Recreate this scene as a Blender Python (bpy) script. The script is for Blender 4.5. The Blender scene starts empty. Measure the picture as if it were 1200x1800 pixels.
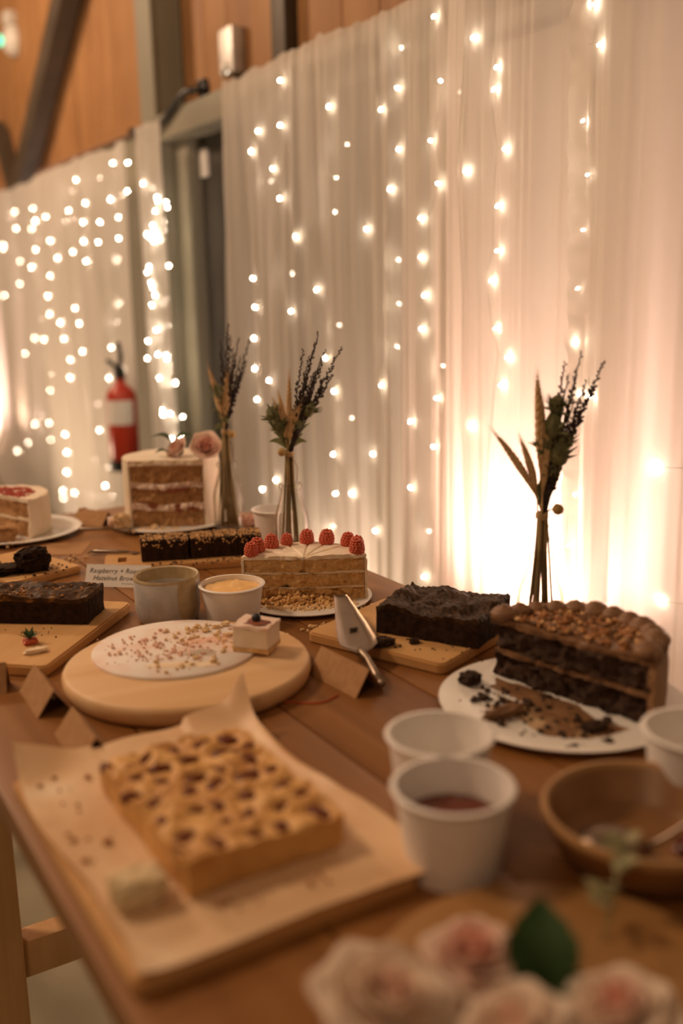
import bpy, bmesh, math, random
import numpy as np
from mathutils import Vector, Matrix, noise

scene = bpy.context.scene
COL = scene.collection
PI = math.pi
TZ = 0.75            # table top height
CAM = Vector((0.0, 0.0, 1.25))

# ------------------------------------------------------------------ camera
def make_camera():
    pitch, roll, yaw = math.radians(12.5), math.radians(1.2), math.radians(31.0)
    fw = Vector((math.sin(yaw)*math.cos(pitch), math.cos(yaw)*math.cos(pitch), -math.sin(pitch)))
    rt = Vector((math.cos(yaw), -math.sin(yaw), 0)); up = rt.cross(fw)
    r2 = rt*math.cos(roll) - up*math.sin(roll)
    u2 = rt*math.sin(roll) + up*math.cos(roll)
    cd = bpy.data.cameras.new('camera')
    cd.sensor_fit = 'VERTICAL'; cd.sensor_height = 36.0; cd.sensor_width = 24.0; cd.lens = 35.0
    cd.clip_start = 0.02; cd.clip_end = 60
    cd.dof.use_dof = True; cd.dof.focus_distance = 1.60; cd.dof.aperture_fstop = 1.65
    o = bpy.data.objects.new('camera', cd); COL.objects.link(o)
    m = Matrix((r2, u2, -fw)).transposed().to_4x4(); m.translation = CAM
    o.matrix_world = m
    scene.camera = o
make_camera()

# ------------------------------------------------------------------ world, lamps, exposure
w = bpy.data.worlds.new('dim_hall'); scene.world = w; w.use_nodes = True
w.node_tree.nodes['Background'].inputs[0].default_value = (1.0, 0.66, 0.40, 1)
w.node_tree.nodes['Background'].inputs[1].default_value = 0.075

def lamp(name, kind, loc, energy, color, size=0.1, aim=None, spot=None, blend=0.6):
    d = bpy.data.lights.new(name, kind); d.energy = energy; d.color = color
    if kind == 'SPOT':
        d.spot_size = math.radians(spot); d.spot_blend = blend
    if kind == 'AREA': d.size = size
    else: d.shadow_soft_size = size
    o = bpy.data.objects.new(name, d); COL.objects.link(o); o.location = loc
    if aim: o.rotation_euler = (Vector(aim)-Vector(loc)).to_track_quat('-Z', 'Y').to_euler()
    return o
# amber uplighters standing on the floor between the drapes and the wall
AMBER = (1.0, 0.65, 0.54)
lamp('uplighter_lamp', 'SPOT', (1.54, 1.62, 0.50), 26, AMBER, 0.06, (1.51, 1.58, 2.2), 165, 1.0)
lamp('uplighter_lamp', 'SPOT', (1.54, 7.00, 0.35), 60, AMBER, 0.06, (1.51, 6.95, 2.2), 165, 1.0)
lamp('uplighter_lamp', 'SPOT', (1.57, 2.55, 0.12), 20, (1.0, 0.74, 0.56), 0.06, (1.54, 2.55, 2.2), 160, 1.0)
lamp('curtain_fill_lamp', 'SPOT', (0.55, 5.1, 0.12), 30, (1.0, 0.70, 0.46), 0.08, (1.45, 4.95, 1.05), 130, 1.0)  # added fill in front of the far curtain, there only to brighten it
# added warm fill lights for the hall's ambience, high up and out of frame
lamp('fill_lamp', 'POINT', (-0.9, 2.6, 3.2), 84, (1.0, 0.66, 0.42), 0.25)
lamp('fill_lamp', 'POINT', (-0.4, 5.4, 3.1), 110, (1.0, 0.66, 0.42), 0.25)
lamp('fill_lamp', 'POINT', (-1.6, -0.8, 3.2), 24, (1.0, 0.58, 0.32), 0.3)

vs = scene.view_settings
vs.view_transform = 'Standard'; vs.look = 'None'; vs.gamma = 1.0; vs.use_curve_mapping = False
vs.exposure = 1.1
scene.cycles.use_denoising = True
scene.cycles.max_bounces = 8
scene.cycles.transparent_max_bounces = 16
scene.cycles.caustics_reflective = False
scene.cycles.caustics_refractive = False
scene.cycles.sample_clamp_indirect = 6.0

# ------------------------------------------------------------------ materials
MATS = {}
def mat(name, c1, c2=None, scale=12, stretch=(1, 1, 1), rough=0.6, bump=0.0, bscale=None, spec=0.4, metal=0.0,
        sss=0.0, emit=None, detail=5, lo=0.35, hi=0.65, c3=None):
    m = bpy.data.materials.new(name); m.use_nodes = True
    nt = m.node_tree; b = nt.nodes['Principled BSDF']
    b.inputs['Base Color'].default_value = (*c1, 1); b.inputs['Roughness'].default_value = rough
    b.inputs['Metallic'].default_value = metal; b.inputs['Specular IOR Level'].default_value = spec
    if sss:
        b.inputs['Subsurface Weight'].default_value = sss
        b.inputs['Subsurface Radius'].default_value = (0.012, 0.007, 0.004); b.inputs['Subsurface Scale'].default_value = 0.6
    tc = nt.nodes.new('ShaderNodeTexCoord'); mp = nt.nodes.new('ShaderNodeMapping')
    mp.inputs['Scale'].default_value = stretch
    nt.links.new(tc.outputs['Object'], mp.inputs['Vector'])
    if c2 is not None:
        n = nt.nodes.new('ShaderNodeTexNoise'); n.inputs['Scale'].default_value = scale; n.inputs['Detail'].default_value = detail
        nt.links.new(mp.outputs[0], n.inputs['Vector'])
        r = nt.nodes.new('ShaderNodeValToRGB')
        r.color_ramp.elements[0].position = lo; r.color_ramp.elements[0].color = (*c1, 1)
        r.color_ramp.elements[1].position = hi; r.color_ramp.elements[1].color = (*c2, 1)
        if c3 is not None:
            e = r.color_ramp.elements.new(min(0.99, hi+0.12)); e.color = (*c3, 1)
        nt.links.new(n.outputs['Fac'], r.inputs[0]); nt.links.new(r.outputs[0], b.inputs['Base Color'])
    if bump:
        n2 = nt.nodes.new('ShaderNodeTexNoise'); n2.inputs['Scale'].default_value = bscale or scale*3; n2.inputs['Detail'].default_value = 4
        nt.links.new(mp.outputs[0], n2.inputs['Vector'])
        bp = nt.nodes.new('ShaderNodeBump'); bp.inputs['Strength'].default_value = bump; bp.inputs['Distance'].default_value = 0.002
        nt.links.new(n2.outputs['Fac'], bp.inputs['Height']); nt.links.new(bp.outputs[0], b.inputs['Normal'])
    if emit:
        b.inputs['Emission Color'].default_value = (*emit[0], 1); b.inputs['Emission Strength'].default_value = emit[1]
    MATS[name] = m
    return m

def mat_fabric(name, col, transparent, back=0.5):
    m = bpy.data.materials.new(name); m.use_nodes = True; nt = m.node_tree
    for n in list(nt.nodes): nt.nodes.remove(n)
    out = nt.nodes.new('ShaderNodeOutputMaterial')
    d = nt.nodes.new('ShaderNodeBsdfDiffuse'); t = nt.nodes.new('ShaderNodeBsdfTranslucent'); tr = nt.nodes.new('ShaderNodeBsdfTransparent')
    d.inputs[0].default_value = (*col, 1); t.inputs[0].default_value = (*col, 1)
    a = nt.nodes.new('ShaderNodeMixShader'); a.inputs[0].default_value = back
    b = nt.nodes.new('ShaderNodeMixShader'); b.inputs[0].default_value = transparent
    nt.links.new(d.outputs[0], a.inputs[1]); nt.links.new(t.outputs[0], a.inputs[2])
    nt.links.new(a.outputs[0], b.inputs[1]); nt.links.new(tr.outputs[0], b.inputs[2])
    nt.links.new(b.outputs[0], out.inputs[0])
    MATS[name] = m; return m

def mat_petal(name, c1, c2, back=0.35):
    """petals and leaves: colour from the base (c1) to the rim (c2) of each petal, slightly translucent"""
    m = bpy.data.materials.new(name); m.use_nodes = True; nt = m.node_tree
    out = nt.nodes['Material Output']; b = nt.nodes['Principled BSDF']
    b.inputs['Roughness'].default_value = 0.6; b.inputs['Specular IOR Level'].default_value = 0.2
    tc = nt.nodes.new('ShaderNodeTexCoord'); n = nt.nodes.new('ShaderNodeTexNoise'); n.inputs['Scale'].default_value = 40
    nt.links.new(tc.outputs['Object'], n.inputs['Vector'])
    r = nt.nodes.new('ShaderNodeValToRGB'); r.color_ramp.elements[0].color = (*c1, 1); r.color_ramp.elements[1].color = (*c2, 1)
    r.color_ramp.elements[0].position = 0.35; r.color_ramp.elements[1].position = 0.65
    nt.links.new(n.outputs['Fac'], r.inputs[0]); nt.links.new(r.outputs[0], b.inputs['Base Color'])
    t = nt.nodes.new('ShaderNodeBsdfTranslucent'); nt.links.new(r.outputs[0], t.inputs[0])
    mx = nt.nodes.new('ShaderNodeMixShader'); mx.inputs[0].default_value = back
    nt.links.new(b.outputs[0], mx.inputs[1]); nt.links.new(t.outputs[0], mx.inputs[2]); nt.links.new(mx.outputs[0], out.inputs[0])
    MATS[name] = m; return m

def mat_wood(name, c1, c2, c3, along='Y', scale=1.0, rough=0.55, bump=0.15):
    """long grain streaks along one axis of the object, over a broad mottling"""
    m = bpy.data.materials.new(name); m.use_nodes = True; nt = m.node_tree; b = nt.nodes['Principled BSDF']
    tc = nt.nodes.new('ShaderNodeTexCoord'); mp = nt.nodes.new('ShaderNodeMapping')
    s = {'X': (3, 60, 60), 'Y': (60, 3, 60), 'Z': (60, 60, 3)}[along]
    mp.inputs['Scale'].default_value = [v*scale for v in s]
    oi = nt.nodes.new('ShaderNodeObjectInfo'); ad = nt.nodes.new('ShaderNodeVectorMath'); ad.operation = 'ADD'
    sc = nt.nodes.new('ShaderNodeVectorMath'); sc.operation = 'SCALE'; sc.inputs['Scale'].default_value = 7.0
    cx = nt.nodes.new('ShaderNodeCombineXYZ')
    for k in range(3): nt.links.new(oi.outputs['Random'], cx.inputs[k])
    nt.links.new(cx.outputs[0], sc.inputs[0]); nt.links.new(tc.outputs['Object'], ad.inputs[0]); nt.links.new(sc.outputs[0], ad.inputs[1])
    nt.links.new(ad.outputs[0], mp.inputs['Vector'])
    n = nt.nodes.new('ShaderNodeTexNoise'); n.inputs['Scale'].default_value = 1.0; n.inputs['Detail'].default_value = 7; n.inputs['Distortion'].default_value = 0.6
    nt.links.new(mp.outputs[0], n.inputs['Vector'])
    r = nt.nodes.new('ShaderNodeValToRGB'); r.color_ramp.elements[0].position = 0.3; r.color_ramp.elements[0].color = (*c1, 1)
    r.color_ramp.elements[1].position = 0.7; r.color_ramp.elements[1].color = (*c3, 1)
    e = r.color_ramp.elements.new(0.5); e.color = (*c2, 1)
    n2 = nt.nodes.new('ShaderNodeTexNoise'); n2.inputs['Scale'].default_value = 3.0
    nt.links.new(ad.outputs[0], n2.inputs['Vector'])
    mm = nt.nodes.new('ShaderNodeMath'); mm.operation = 'MULTIPLY_ADD'; mm.inputs[1].default_value = 0.5; mm.inputs[2].default_value = 0.0
    nt.links.new(n2.outputs['Fac'], mm.inputs[0])
    m2 = nt.nodes.new('ShaderNodeMath'); m2.operation = 'MULTIPLY_ADD'; m2.inputs[1].default_value = 0.5
    nt.links.new(n.outputs['Fac'], m2.inputs[0]); nt.links.new(mm.outputs[0], m2.inputs[2])
    nt.links.new(m2.outputs[0], r.inputs[0]); nt.links.new(r.outputs[0], b.inputs['Base Color'])
    b.inputs['Roughness'].default_value = rough; b.inputs['Specular IOR Level'].default_value = 0.35
    bp = nt.nodes.new('ShaderNodeBump'); bp.inputs['Strength'].default_value = bump; bp.inputs['Distance'].default_value = 0.001
    nt.links.new(n.outputs['Fac'], bp.inputs['Height']); nt.links.new(bp.outputs[0], b.inputs['Normal'])
    MATS[name] = m; return m

def mat_glass(name, tint=(0.93, 0.93, 0.90)):
    m = bpy.data.materials.new(name); m.use_nodes = True; nt = m.node_tree
    for n in list(nt.nodes): nt.nodes.remove(n)
    out = nt.nodes.new('ShaderNodeOutputMaterial'); tr = nt.nodes.new('ShaderNodeBsdfTransparent'); gl = nt.nodes.new('ShaderNodeBsdfGlossy')
    er = nt.nodes.new('ShaderNodeValToRGB'); er.color_ramp.elements[0].position = 0.45; er.color_ramp.elements[0].color = (*tint, 1)
    er.color_ramp.elements[1].position = 0.97; er.color_ramp.elements[1].color = (0.50, 0.40, 0.28, 1); nt.links.new(er.outputs[0], tr.inputs[0]); gl.inputs['Roughness'].default_value = 0.03
    fw_ = nt.nodes.new('ShaderNodeLayerWeight'); fw_.inputs['Blend'].default_value = 0.5
    pw = nt.nodes.new('ShaderNodeMath'); pw.operation = 'POWER'; pw.inputs[1].default_value = 3.0
    lw = nt.nodes.new('ShaderNodeMath'); lw.operation = 'MULTIPLY_ADD'; lw.inputs[1].default_value = 0.55; lw.inputs[2].default_value = 0.03
    nt.links.new(fw_.outputs['Facing'], er.inputs[0]); nt.links.new(fw_.outputs['Facing'], pw.inputs[0]); nt.links.new(pw.outputs[0], lw.inputs[0])
    mx = nt.nodes.new('ShaderNodeMixShader')
    nt.links.new(lw.outputs[0], mx.inputs[0]); nt.links.new(tr.outputs[0], mx.inputs[1]); nt.links.new(gl.outputs[0], mx.inputs[2])
    nt.links.new(mx.outputs[0], out.inputs[0]); MATS[name] = m; return m

def mat_emit(name, col, strength):
    m = bpy.data.materials.new(name); m.use_nodes = True; nt = m.node_tree
    for n in list(nt.nodes): nt.nodes.remove(n)
    out = nt.nodes.new('ShaderNodeOutputMaterial'); e = nt.nodes.new('ShaderNodeEmission')
    e.inputs[0].default_value = (*col, 1); e.inputs[1].default_value = strength
    nt.links.new(e.outputs[0], out.inputs[0]); MATS[name] = m; return m

mat_wood('table_wood', (0.15, 0.058, 0.014), (0.235, 0.098, 0.025), (0.32, 0.145, 0.04), 'Y', 0.5, 0.42, 0.2)
mat_wood('frame_wood', (0.50, 0.28, 0.11), (0.60, 0.36, 0.16), (0.68, 0.43, 0.21), 'Z', 1.0)
mat_wood('board_wood', (0.48, 0.25, 0.09), (0.58, 0.33, 0.13), (0.66, 0.41, 0.18), 'X', 0.55, 0.5)
mat_wood('pine_disc', (0.54, 0.31, 0.135), (0.68, 0.43, 0.215), (0.78, 0.55, 0.32), 'X', 0.35, 0.5)
mat_wood('caramel_wood', (0.27, 0.135, 0.042), (0.34, 0.175, 0.058), (0.40, 0.22, 0.08), 'X', 0.5, 0.5)
mat_wood('wall_wood', (0.23, 0.108, 0.042), (0.31, 0.155, 0.06), (0.37, 0.195, 0.08), 'Z', 0.35, 0.6)
mat('steel_paint', (0.20, 0.19, 0.145), (0.23, 0.215, 0.165), 3, rough=0.5)
mat('steel_dark', (0.055, 0.042, 0.028), (0.075, 0.058, 0.04), 4, rough=0.5)
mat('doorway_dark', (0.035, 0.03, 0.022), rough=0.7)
mat('concrete', (0.20, 0.175, 0.11), (0.26, 0.23, 0.15), 4, rough=0.75, bump=0.2, bscale=60)
mat('black_plastic', (0.012, 0.012, 0.012), rough=0.4)
mat('white_plastic', (0.62, 0.60, 0.56), rough=0.35)
mat('galvanised', (0.55, 0.54, 0.52), (0.68, 0.67, 0.65), 20, rough=0.5, metal=0.6)
mat('extinguisher_red', (0.42, 0.035, 0.015), rough=0.3)
mat('label_white', (0.72, 0.70, 0.66), rough=0.5)
mat_fabric('sheer_grey', (0.83, 0.77, 0.70), 0.12, 0.5)
mat_fabric('sheer_white', (0.86, 0.815, 0.76), 0.16, 0.5)
mat('bounce_white', (0.80, 0.76, 0.70), rough=0.9)
mat_emit('bulb_glow', (1.0, 0.82, 0.60), 42)
mat_emit('exit_green', (0.10, 0.85, 0.45), 1.2)
mat('clear_wire', (0.55, 0.50, 0.42), rough=0.3)
mat('paper_white', (0.80, 0.765, 0.73), (0.84, 0.81, 0.775), 30, rough=0.55, sss=0.0)
mat('card_white', (0.80, 0.78, 0.74), (0.84, 0.82, 0.78), 30, rough=0.7)
mat('iced_card', (0.82, 0.76, 0.70), (0.78, 0.60, 0.51), 22, rough=0.6, lo=0.45, hi=0.65)
mat('kraft', (0.34, 0.175, 0.07), (0.40, 0.22, 0.095), 90, rough=0.8, bump=0.1, bscale=200)
mat('parchment', (0.64, 0.40, 0.21), (0.74, 0.53, 0.33), 9, c3=(0.80, 0.68, 0.50), rough=0.5, bump=0.25, bscale=30, lo=0.3, hi=0.6)
mat('ink', (0.06, 0.045, 0.04), rough=0.6)
mat('porcelain', (0.78, 0.75, 0.70), (0.82, 0.79, 0.74), 10, rough=0.22, spec=0.5)
mat('stoneware', (0.48, 0.47, 0.46), (0.56, 0.54, 0.52), 60, rough=0.4, bump=0.1, lo=0.4, hi=0.6)
mat('stoneware_tan', (0.42, 0.32, 0.18), (0.50, 0.40, 0.25), 60, rough=0.4, lo=0.4, hi=0.6)
mat('brown_stoneware', (0.22, 0.105, 0.04), (0.28, 0.14, 0.055), 25, rough=0.35)
mat('brown_rim', (0.40, 0.22, 0.09), (0.45, 0.26, 0.11), 25, rough=0.4)
mat('berry_sauce', (0.10, 0.018, 0.01), (0.18, 0.035, 0.015), 20, rough=0.2, spec=0.6)
mat('curd', (0.86, 0.52, 0.20), (0.92, 0.62, 0.28), 18, rough=0.25, bump=0.5, bscale=35, sss=0.2)
mat('steel', (0.25, 0.19, 0.145), (0.32, 0.25, 0.19), 20, rough=0.36, metal=1.0)
mat('sponge', (0.54, 0.30, 0.10), (0.74, 0.47, 0.20), 160, rough=0.85, bump=0.9, bscale=260, lo=0.3, hi=0.62)
mat('sponge_dark', (0.34, 0.17, 0.07), (0.48, 0.27, 0.115), 120, rough=0.85, bump=0.9, bscale=220, lo=0.3, hi=0.62)
mat('cream', (0.80, 0.63, 0.43), (0.86, 0.72, 0.53), 60, rough=0.5, bump=0.4, bscale=90, sss=0.15)
mat('buttercream', (0.82, 0.69, 0.52), (0.86, 0.75, 0.60), 40, rough=0.5, bump=0.3, bscale=60, sss=0.15)
mat('pink_cream', (0.78, 0.58, 0.47), (0.84, 0.69, 0.58), 40, rough=0.5, bump=0.3, bscale=60, sss=0.15)
mat('red_filling', (0.22, 0.06, 0.03), (0.33, 0.11, 0.055), 60, rough=0.35, bump=0.5)
mat('raspberry', (0.50, 0.080, 0.038), (0.64, 0.15, 0.075), 200, rough=0.42, sss=0.15)
mat('red_crumb', (0.32, 0.03, 0.015), (0.46, 0.07, 0.03), 120, rough=0.6, bump=0.9, bscale=150)
mat('brownie_top', (0.030, 0.014, 0.006), (0.075, 0.038, 0.016), 50, stretch=(1, 3, 1), rough=0.5, bump=0.7, bscale=90, spec=0.12)
def add_wave_bump(name, scale, dist, strength):
    nt = MATS[name].node_tree; b = nt.nodes['Principled BSDF']
    tc = nt.nodes.new('ShaderNodeTexCoord'); wv = nt.nodes.new('ShaderNodeTexWave'); wv.wave_type = 'BANDS'; wv.bands_direction = 'DIAGONAL'
    wv.inputs['Scale'].default_value = scale; wv.inputs['Distortion'].default_value = dist; wv.inputs['Detail'].default_value = 2; wv.inputs['Detail Scale'].default_value = 0.6
    nt.links.new(tc.outputs['Object'], wv.inputs['Vector'])
    bp = nt.nodes.new('ShaderNodeBump'); bp.inputs['Strength'].default_value = strength; bp.inputs['Distance'].default_value = 0.002
    old = b.inputs['Normal'].links[0].from_socket if b.inputs['Normal'].links else None
    nt.links.new(wv.outputs['Fac'], bp.inputs['Height'])
    if old: nt.links.new(old, bp.inputs['Normal'])
    nt.links.new(bp.outputs[0], b.inputs['Normal'])
add_wave_bump('brownie_top', 60, 9.0, 0.9)
mat('brownie_gold', (0.040, 0.020, 0.009), (0.075, 0.037, 0.014), 45, rough=0.55, spec=0.15, bump=0.7, bscale=80, c3=(0.30, 0.15, 0.04), lo=0.4, hi=0.58)
mat('brownie_side', (0.018, 0.009, 0.005), (0.040, 0.020, 0.010), 120, rough=0.8, bump=1.0, bscale=180, spec=0.15)
mat('choc_sponge', (0.028, 0.012, 0.006), (0.060, 0.028, 0.013), 90, rough=0.85, bump=1.0, bscale=160)
mat('choc_cream', (0.17, 0.085, 0.038), (0.24, 0.125, 0.058), 40, rough=0.5, bump=0.4, bscale=50)
mat('choc_pipe', (0.19, 0.095, 0.045), (0.27, 0.145, 0.07), 40, rough=0.5, bump=0.4, bscale=60)
mat('choc_side', (0.27, 0.145, 0.065), (0.34, 0.19, 0.09), 30, rough=0.5)
mat('tan_icing', (0.55, 0.34, 0.17), (0.62, 0.40, 0.21), 30, rough=0.5)
mat('nut_pale', (0.58, 0.33, 0.13), (0.72, 0.46, 0.22), 60, rough=0.6)
mat('nut_amber', (0.30, 0.12, 0.035), (0.46, 0.21, 0.07), 60, rough=0.45)
mat('tart_top', (0.50, 0.23, 0.06), (0.68, 0.39, 0.13), 26, rough=0.55, bump=0.6, bscale=60, lo=0.3, hi=0.6)
mat('jam', (0.11, 0.022, 0.005), (0.18, 0.045, 0.010), 40, rough=0.4, spec=0.2)
mat('crumb_pale', (0.70, 0.47, 0.23), (0.80, 0.60, 0.36), 80, rough=0.85, bump=0.6)
mat('crumb_pink', (0.74, 0.44, 0.33), (0.82, 0.58, 0.45), 80, rough=0.7, bump=0.5)
mat('crumb_dark', (0.030, 0.015, 0.008), (0.06, 0.03, 0.014), 80, rough=0.85, bump=0.8)
mat('smear_grey', (0.42, 0.36, 0.28), (0.56, 0.46, 0.36), 50, rough=0.5)
mat('choc_smear', (0.20, 0.10, 0.045), (0.48, 0.33, 0.19), 26, rough=0.5, lo=0.45, hi=0.6)
mat('blueberry', (0.012, 0.012, 0.022), (0.03, 0.03, 0.05), 60, rough=0.5)
mat('pear_skin', (0.60, 0.44, 0.22), (0.78, 0.66, 0.45), 18, rough=0.5)
mat_petal('petal_pink', (0.80, 0.45, 0.36), (0.86, 0.60, 0.48))
mat_petal('petal_blush', (0.82, 0.58, 0.47), (0.88, 0.72, 0.60))
mat_petal('petal_cream', (0.84, 0.68, 0.54), (0.90, 0.79, 0.66))
mat_petal('leaf_green', (0.022, 0.055, 0.016), (0.04, 0.085, 0.026), 0.2)
mat_petal('leaf_sage', (0.15, 0.17, 0.075), (0.23, 0.24, 0.11), 0.3)
mat_petal('sprig_pale', (0.36, 0.36, 0.20), (0.50, 0.47, 0.28), 0.35)
mat('stem_tan', (0.25, 0.17, 0.075), (0.36, 0.26, 0.12), 60, stretch=(1, 1, 0.2), rough=0.8)
mat('lavender', (0.030, 0.020, 0.020), (0.060, 0.038, 0.032), 90, rough=0.8)
mat('wheat', (0.60, 0.40, 0.20), (0.72, 0.52, 0.29), 90, rough=0.8)
mat('thistle', (0.12, 0.13, 0.06), (0.20, 0.20, 0.095), 90, rough=0.8)
mat('twine', (0.48, 0.33, 0.17), (0.56, 0.40, 0.22), 150, rough=0.9)
mat('billy_button', (0.42, 0.27, 0.09), (0.55, 0.36, 0.14), 200, rough=0.9, bump=0.8)
mat('red_thread', (0.50, 0.07, 0.02), rough=0.6)
mat_glass('glass_clear')

# ------------------------------------------------------------------ mesh helpers
def link(name, me, material=None, parent=None, smooth=True):
    if material is not None:
        me.materials.append(MATS[material])
    if smooth:
        me.polygons.foreach_set('use_smooth', [True]*len(me.polygons))
    o = bpy.data.objects.new(name, me); COL.objects.link(o)
    if parent is not None: o.parent = parent
    return o

def pydata(name, V, Fc, material=None, parent=None, smooth=True):
    me = bpy.data.meshes.new(name); me.from_pydata([tuple(v) for v in V], [], Fc); me.update()
    return link(name, me, material, parent, smooth)

def sharp(o, ang=35):
    me = o.data
    me.set_sharp_from_angle(angle=math.radians(ang))
    return o

def thing(name, label, cat, loc=(0, 0, 0), rz=0.0, group=None):
    o = bpy.data.objects.new(name, None); COL.objects.link(o); o.empty_display_size = 0.05
    o.location = loc; o.rotation_euler = (0, 0, rz)
    return tag(o, label, cat, group)

def tag(o, label, cat, group=None, kind=None):
    o['label'] = label; o['category'] = cat
    if group: o['group'] = group
    if kind: o['kind'] = kind
    return o

def struct(o, label=None):
    o['kind'] = 'structure'
    if label: o['label'] = label
    return o

def place(o, loc, rz=0.0):
    o.location = loc; o.rotation_euler = (0, 0, rz); return o

class MB:
    """collects simple shapes into one mesh"""
    def __init__(s): s.V = []; s.F = []
    def add(s, V, F):
        k = len(s.V); s.V.extend([tuple(v) for v in V]); s.F.extend([tuple(i+k for i in f) for f in F])
    def box(s, x0, x1, y0, y1, z0, z1):
        s.add([(x0,y0,z0),(x1,y0,z0),(x1,y1,z0),(x0,y1,z0),(x0,y0,z1),(x1,y0,z1),(x1,y1,z1),(x0,y1,z1)],
              [(0,3,2,1),(4,5,6,7),(0,1,5,4),(1,2,6,5),(2,3,7,6),(3,0,4,7)])
    def tube(s, pts, r, n=8, cap=True):
        pts = [Vector(p) for p in pts]; N = len(pts)
        rr = r if isinstance(r, (list, tuple)) else [r]*N
        V = []; up = Vector((0, 0, 1))
        t0 = (pts[1]-pts[0]).normalized()
        u = t0.orthogonal().normalized()
        for i in range(N):
            t = (pts[min(i+1, N-1)]-pts[max(i-1, 0)]).normalized()
            u = (u - t*u.dot(t)).normalized(); v = t.cross(u)
            for k in range(n):
                a = 2*PI*k/n; V.append(pts[i]+(u*math.cos(a)+v*math.sin(a))*rr[i])
        F = [(i*n+k, i*n+(k+1) % n, (i+1)*n+(k+1) % n, (i+1)*n+k) for i in range(N-1) for k in range(n)]
        if cap:
            F.append(tuple(range(n-1, -1, -1))); F.append(tuple((N-1)*n+k for k in range(n)))
        s.add(V, F)
    def blob(s, c, r, seg=6, rings=4, jit=0.0, rnd=None, axis=None):
        """small ellipsoid; r is a number or a triple; axis turns its z axis"""
        r = (r, r, r) if not isinstance(r, (tuple, list)) else r
        q = Vector(axis).to_track_quat('Z', 'Y') if axis is not None else None
        V = []
        def put(p):
            if jit: p = p*(1+rnd.uniform(-jit, jit))
            p = Vector((p.x*r[0], p.y*r[1], p.z*r[2]))
            if q: p = q @ p
            V.append(p+Vector(c))
        put(Vector((0, 0, -1)))
        for i in range(1, rings):
            a = -PI/2+PI*i/rings
            for k in range(seg):
                b = 2*PI*k/seg; put(Vector((math.cos(a)*math.cos(b), math.cos(a)*math.sin(b), math.sin(a))))
        put(Vector((0, 0, 1)))
        F = [(0, 1+(k+1) % seg, 1+k) for k in range(seg)]
        for i in range(rings-2):
            for k in range(seg):
                a = 1+i*seg; F.append((a+k, a+(k+1) % seg, a+seg+(k+1) % seg, a+seg+k))
        e = len(V)-1; a = 1+(rings-2)*seg
        F += [(a+k, a+(k+1) % seg, e) for k in range(seg)]
        s.add(V, F)
    def build(s, name, material, parent=None, smooth=True):
        return pydata(name, s.V, s.F, material, parent, smooth)

def box_part(name, material, parent, x0, x1, y0, y1, z0, z1, bevel=0.0, seg=2):
    m = MB(); m.box(x0, x1, y0, y1, z0, z1)
    o = m.build(name, material, parent, False)
    if bevel:
        bm = bmesh.new(); bm.from_mesh(o.data)
        bmesh.ops.bevel(bm, geom=bm.edges[:], offset=bevel, segments=seg, affect='EDGES', profile=0.6)
        bm.to_mesh(o.data); bm.free()
        o.data.polygons.foreach_set('use_smooth', [True]*len(o.data.polygons)); sharp(o, 50)
    return o

def lathe(name, prof, material, parent=None, seg=48, closed=False, fn=None):
    """prof: list of (r, z), turned about z. fn may displace each vertex"""
    V = []; F = []; n = len(prof)
    for k in range(seg):
        a = 2*PI*k/seg
        for r, z in prof:
            p = Vector((r*math.cos(a), r*math.sin(a), z))
            V.append(fn(p) if fn else p)
    for k in range(seg):
        for i in range(n-1 if not closed else n):
            j = (i+1) % n; k2 = (k+1) % seg
            F.append((k*n+i, k2*n+i, k2*n+j, k*n+j))
    o = pydata(name, V, F, material, parent)
    bm = bmesh.new(); bm.from_mesh(o.data)
    bmesh.ops.remove_doubles(bm, verts=bm.verts[:], dist=1e-5)
    bmesh.ops.recalc_face_normals(bm, faces=bm.faces[:])
    bm.to_mesh(o.data); bm.free()
    o.data.polygons.foreach_set('use_smooth', [True]*len(o.data.polygons))
    return sharp(o, 50)

def boxgrid(nu, nv, nw, fn, name, material, parent=None, smooth=True, ang=60):
    """the surface of a unit cube cut into nu x nv x nw cells and mapped through fn(u, v, w)"""
    idx = {}; V = []; F = []
    def vid(i, j, k):
        key = (i, j, k)
        if key not in idx:
            idx[key] = len(V); V.append(fn(i/nu, j/nv, k/nw))
        return idx[key]
    for i in range(nu):
        for j in range(nv):
            F.append((vid(i,j,0), vid(i,j+1,0), vid(i+1,j+1,0), vid(i+1,j,0)))
            F.append((vid(i,j,nw), vid(i+1,j,nw), vid(i+1,j+1,nw), vid(i,j+1,nw)))
    for i in range(nu):
        for k in range(nw):
            F.append((vid(i,0,k), vid(i+1,0,k), vid(i+1,0,k+1), vid(i,0,k+1)))
            F.append((vid(i,nv,k), vid(i,nv,k+1), vid(i+1,nv,k+1), vid(i+1,nv,k)))
    for j in range(nv):
        for k in range(nw):
            F.append((vid(0,j,k), vid(0,j,k+1), vid(0,j+1,k+1), vid(0,j+1,k)))
            F.append((vid(nu,j,k), vid(nu,j+1,k), vid(nu,j+1,k+1), vid(nu,j,k+1)))
    o = pydata(name, V, F, material, parent, smooth)
    bm = bmesh.new(); bm.from_mesh(o.data)
    bmesh.ops.remove_doubles(bm, verts=bm.verts[:], dist=1e-5)
    bmesh.ops.recalc_face_normals(bm, faces=bm.faces[:])
    bm.to_mesh(o.data); bm.free()
    if smooth:
        o.data.polygons.foreach_set('use_smooth', [True]*len(o.data.polygons)); sharp(o, ang)
    return o

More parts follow.
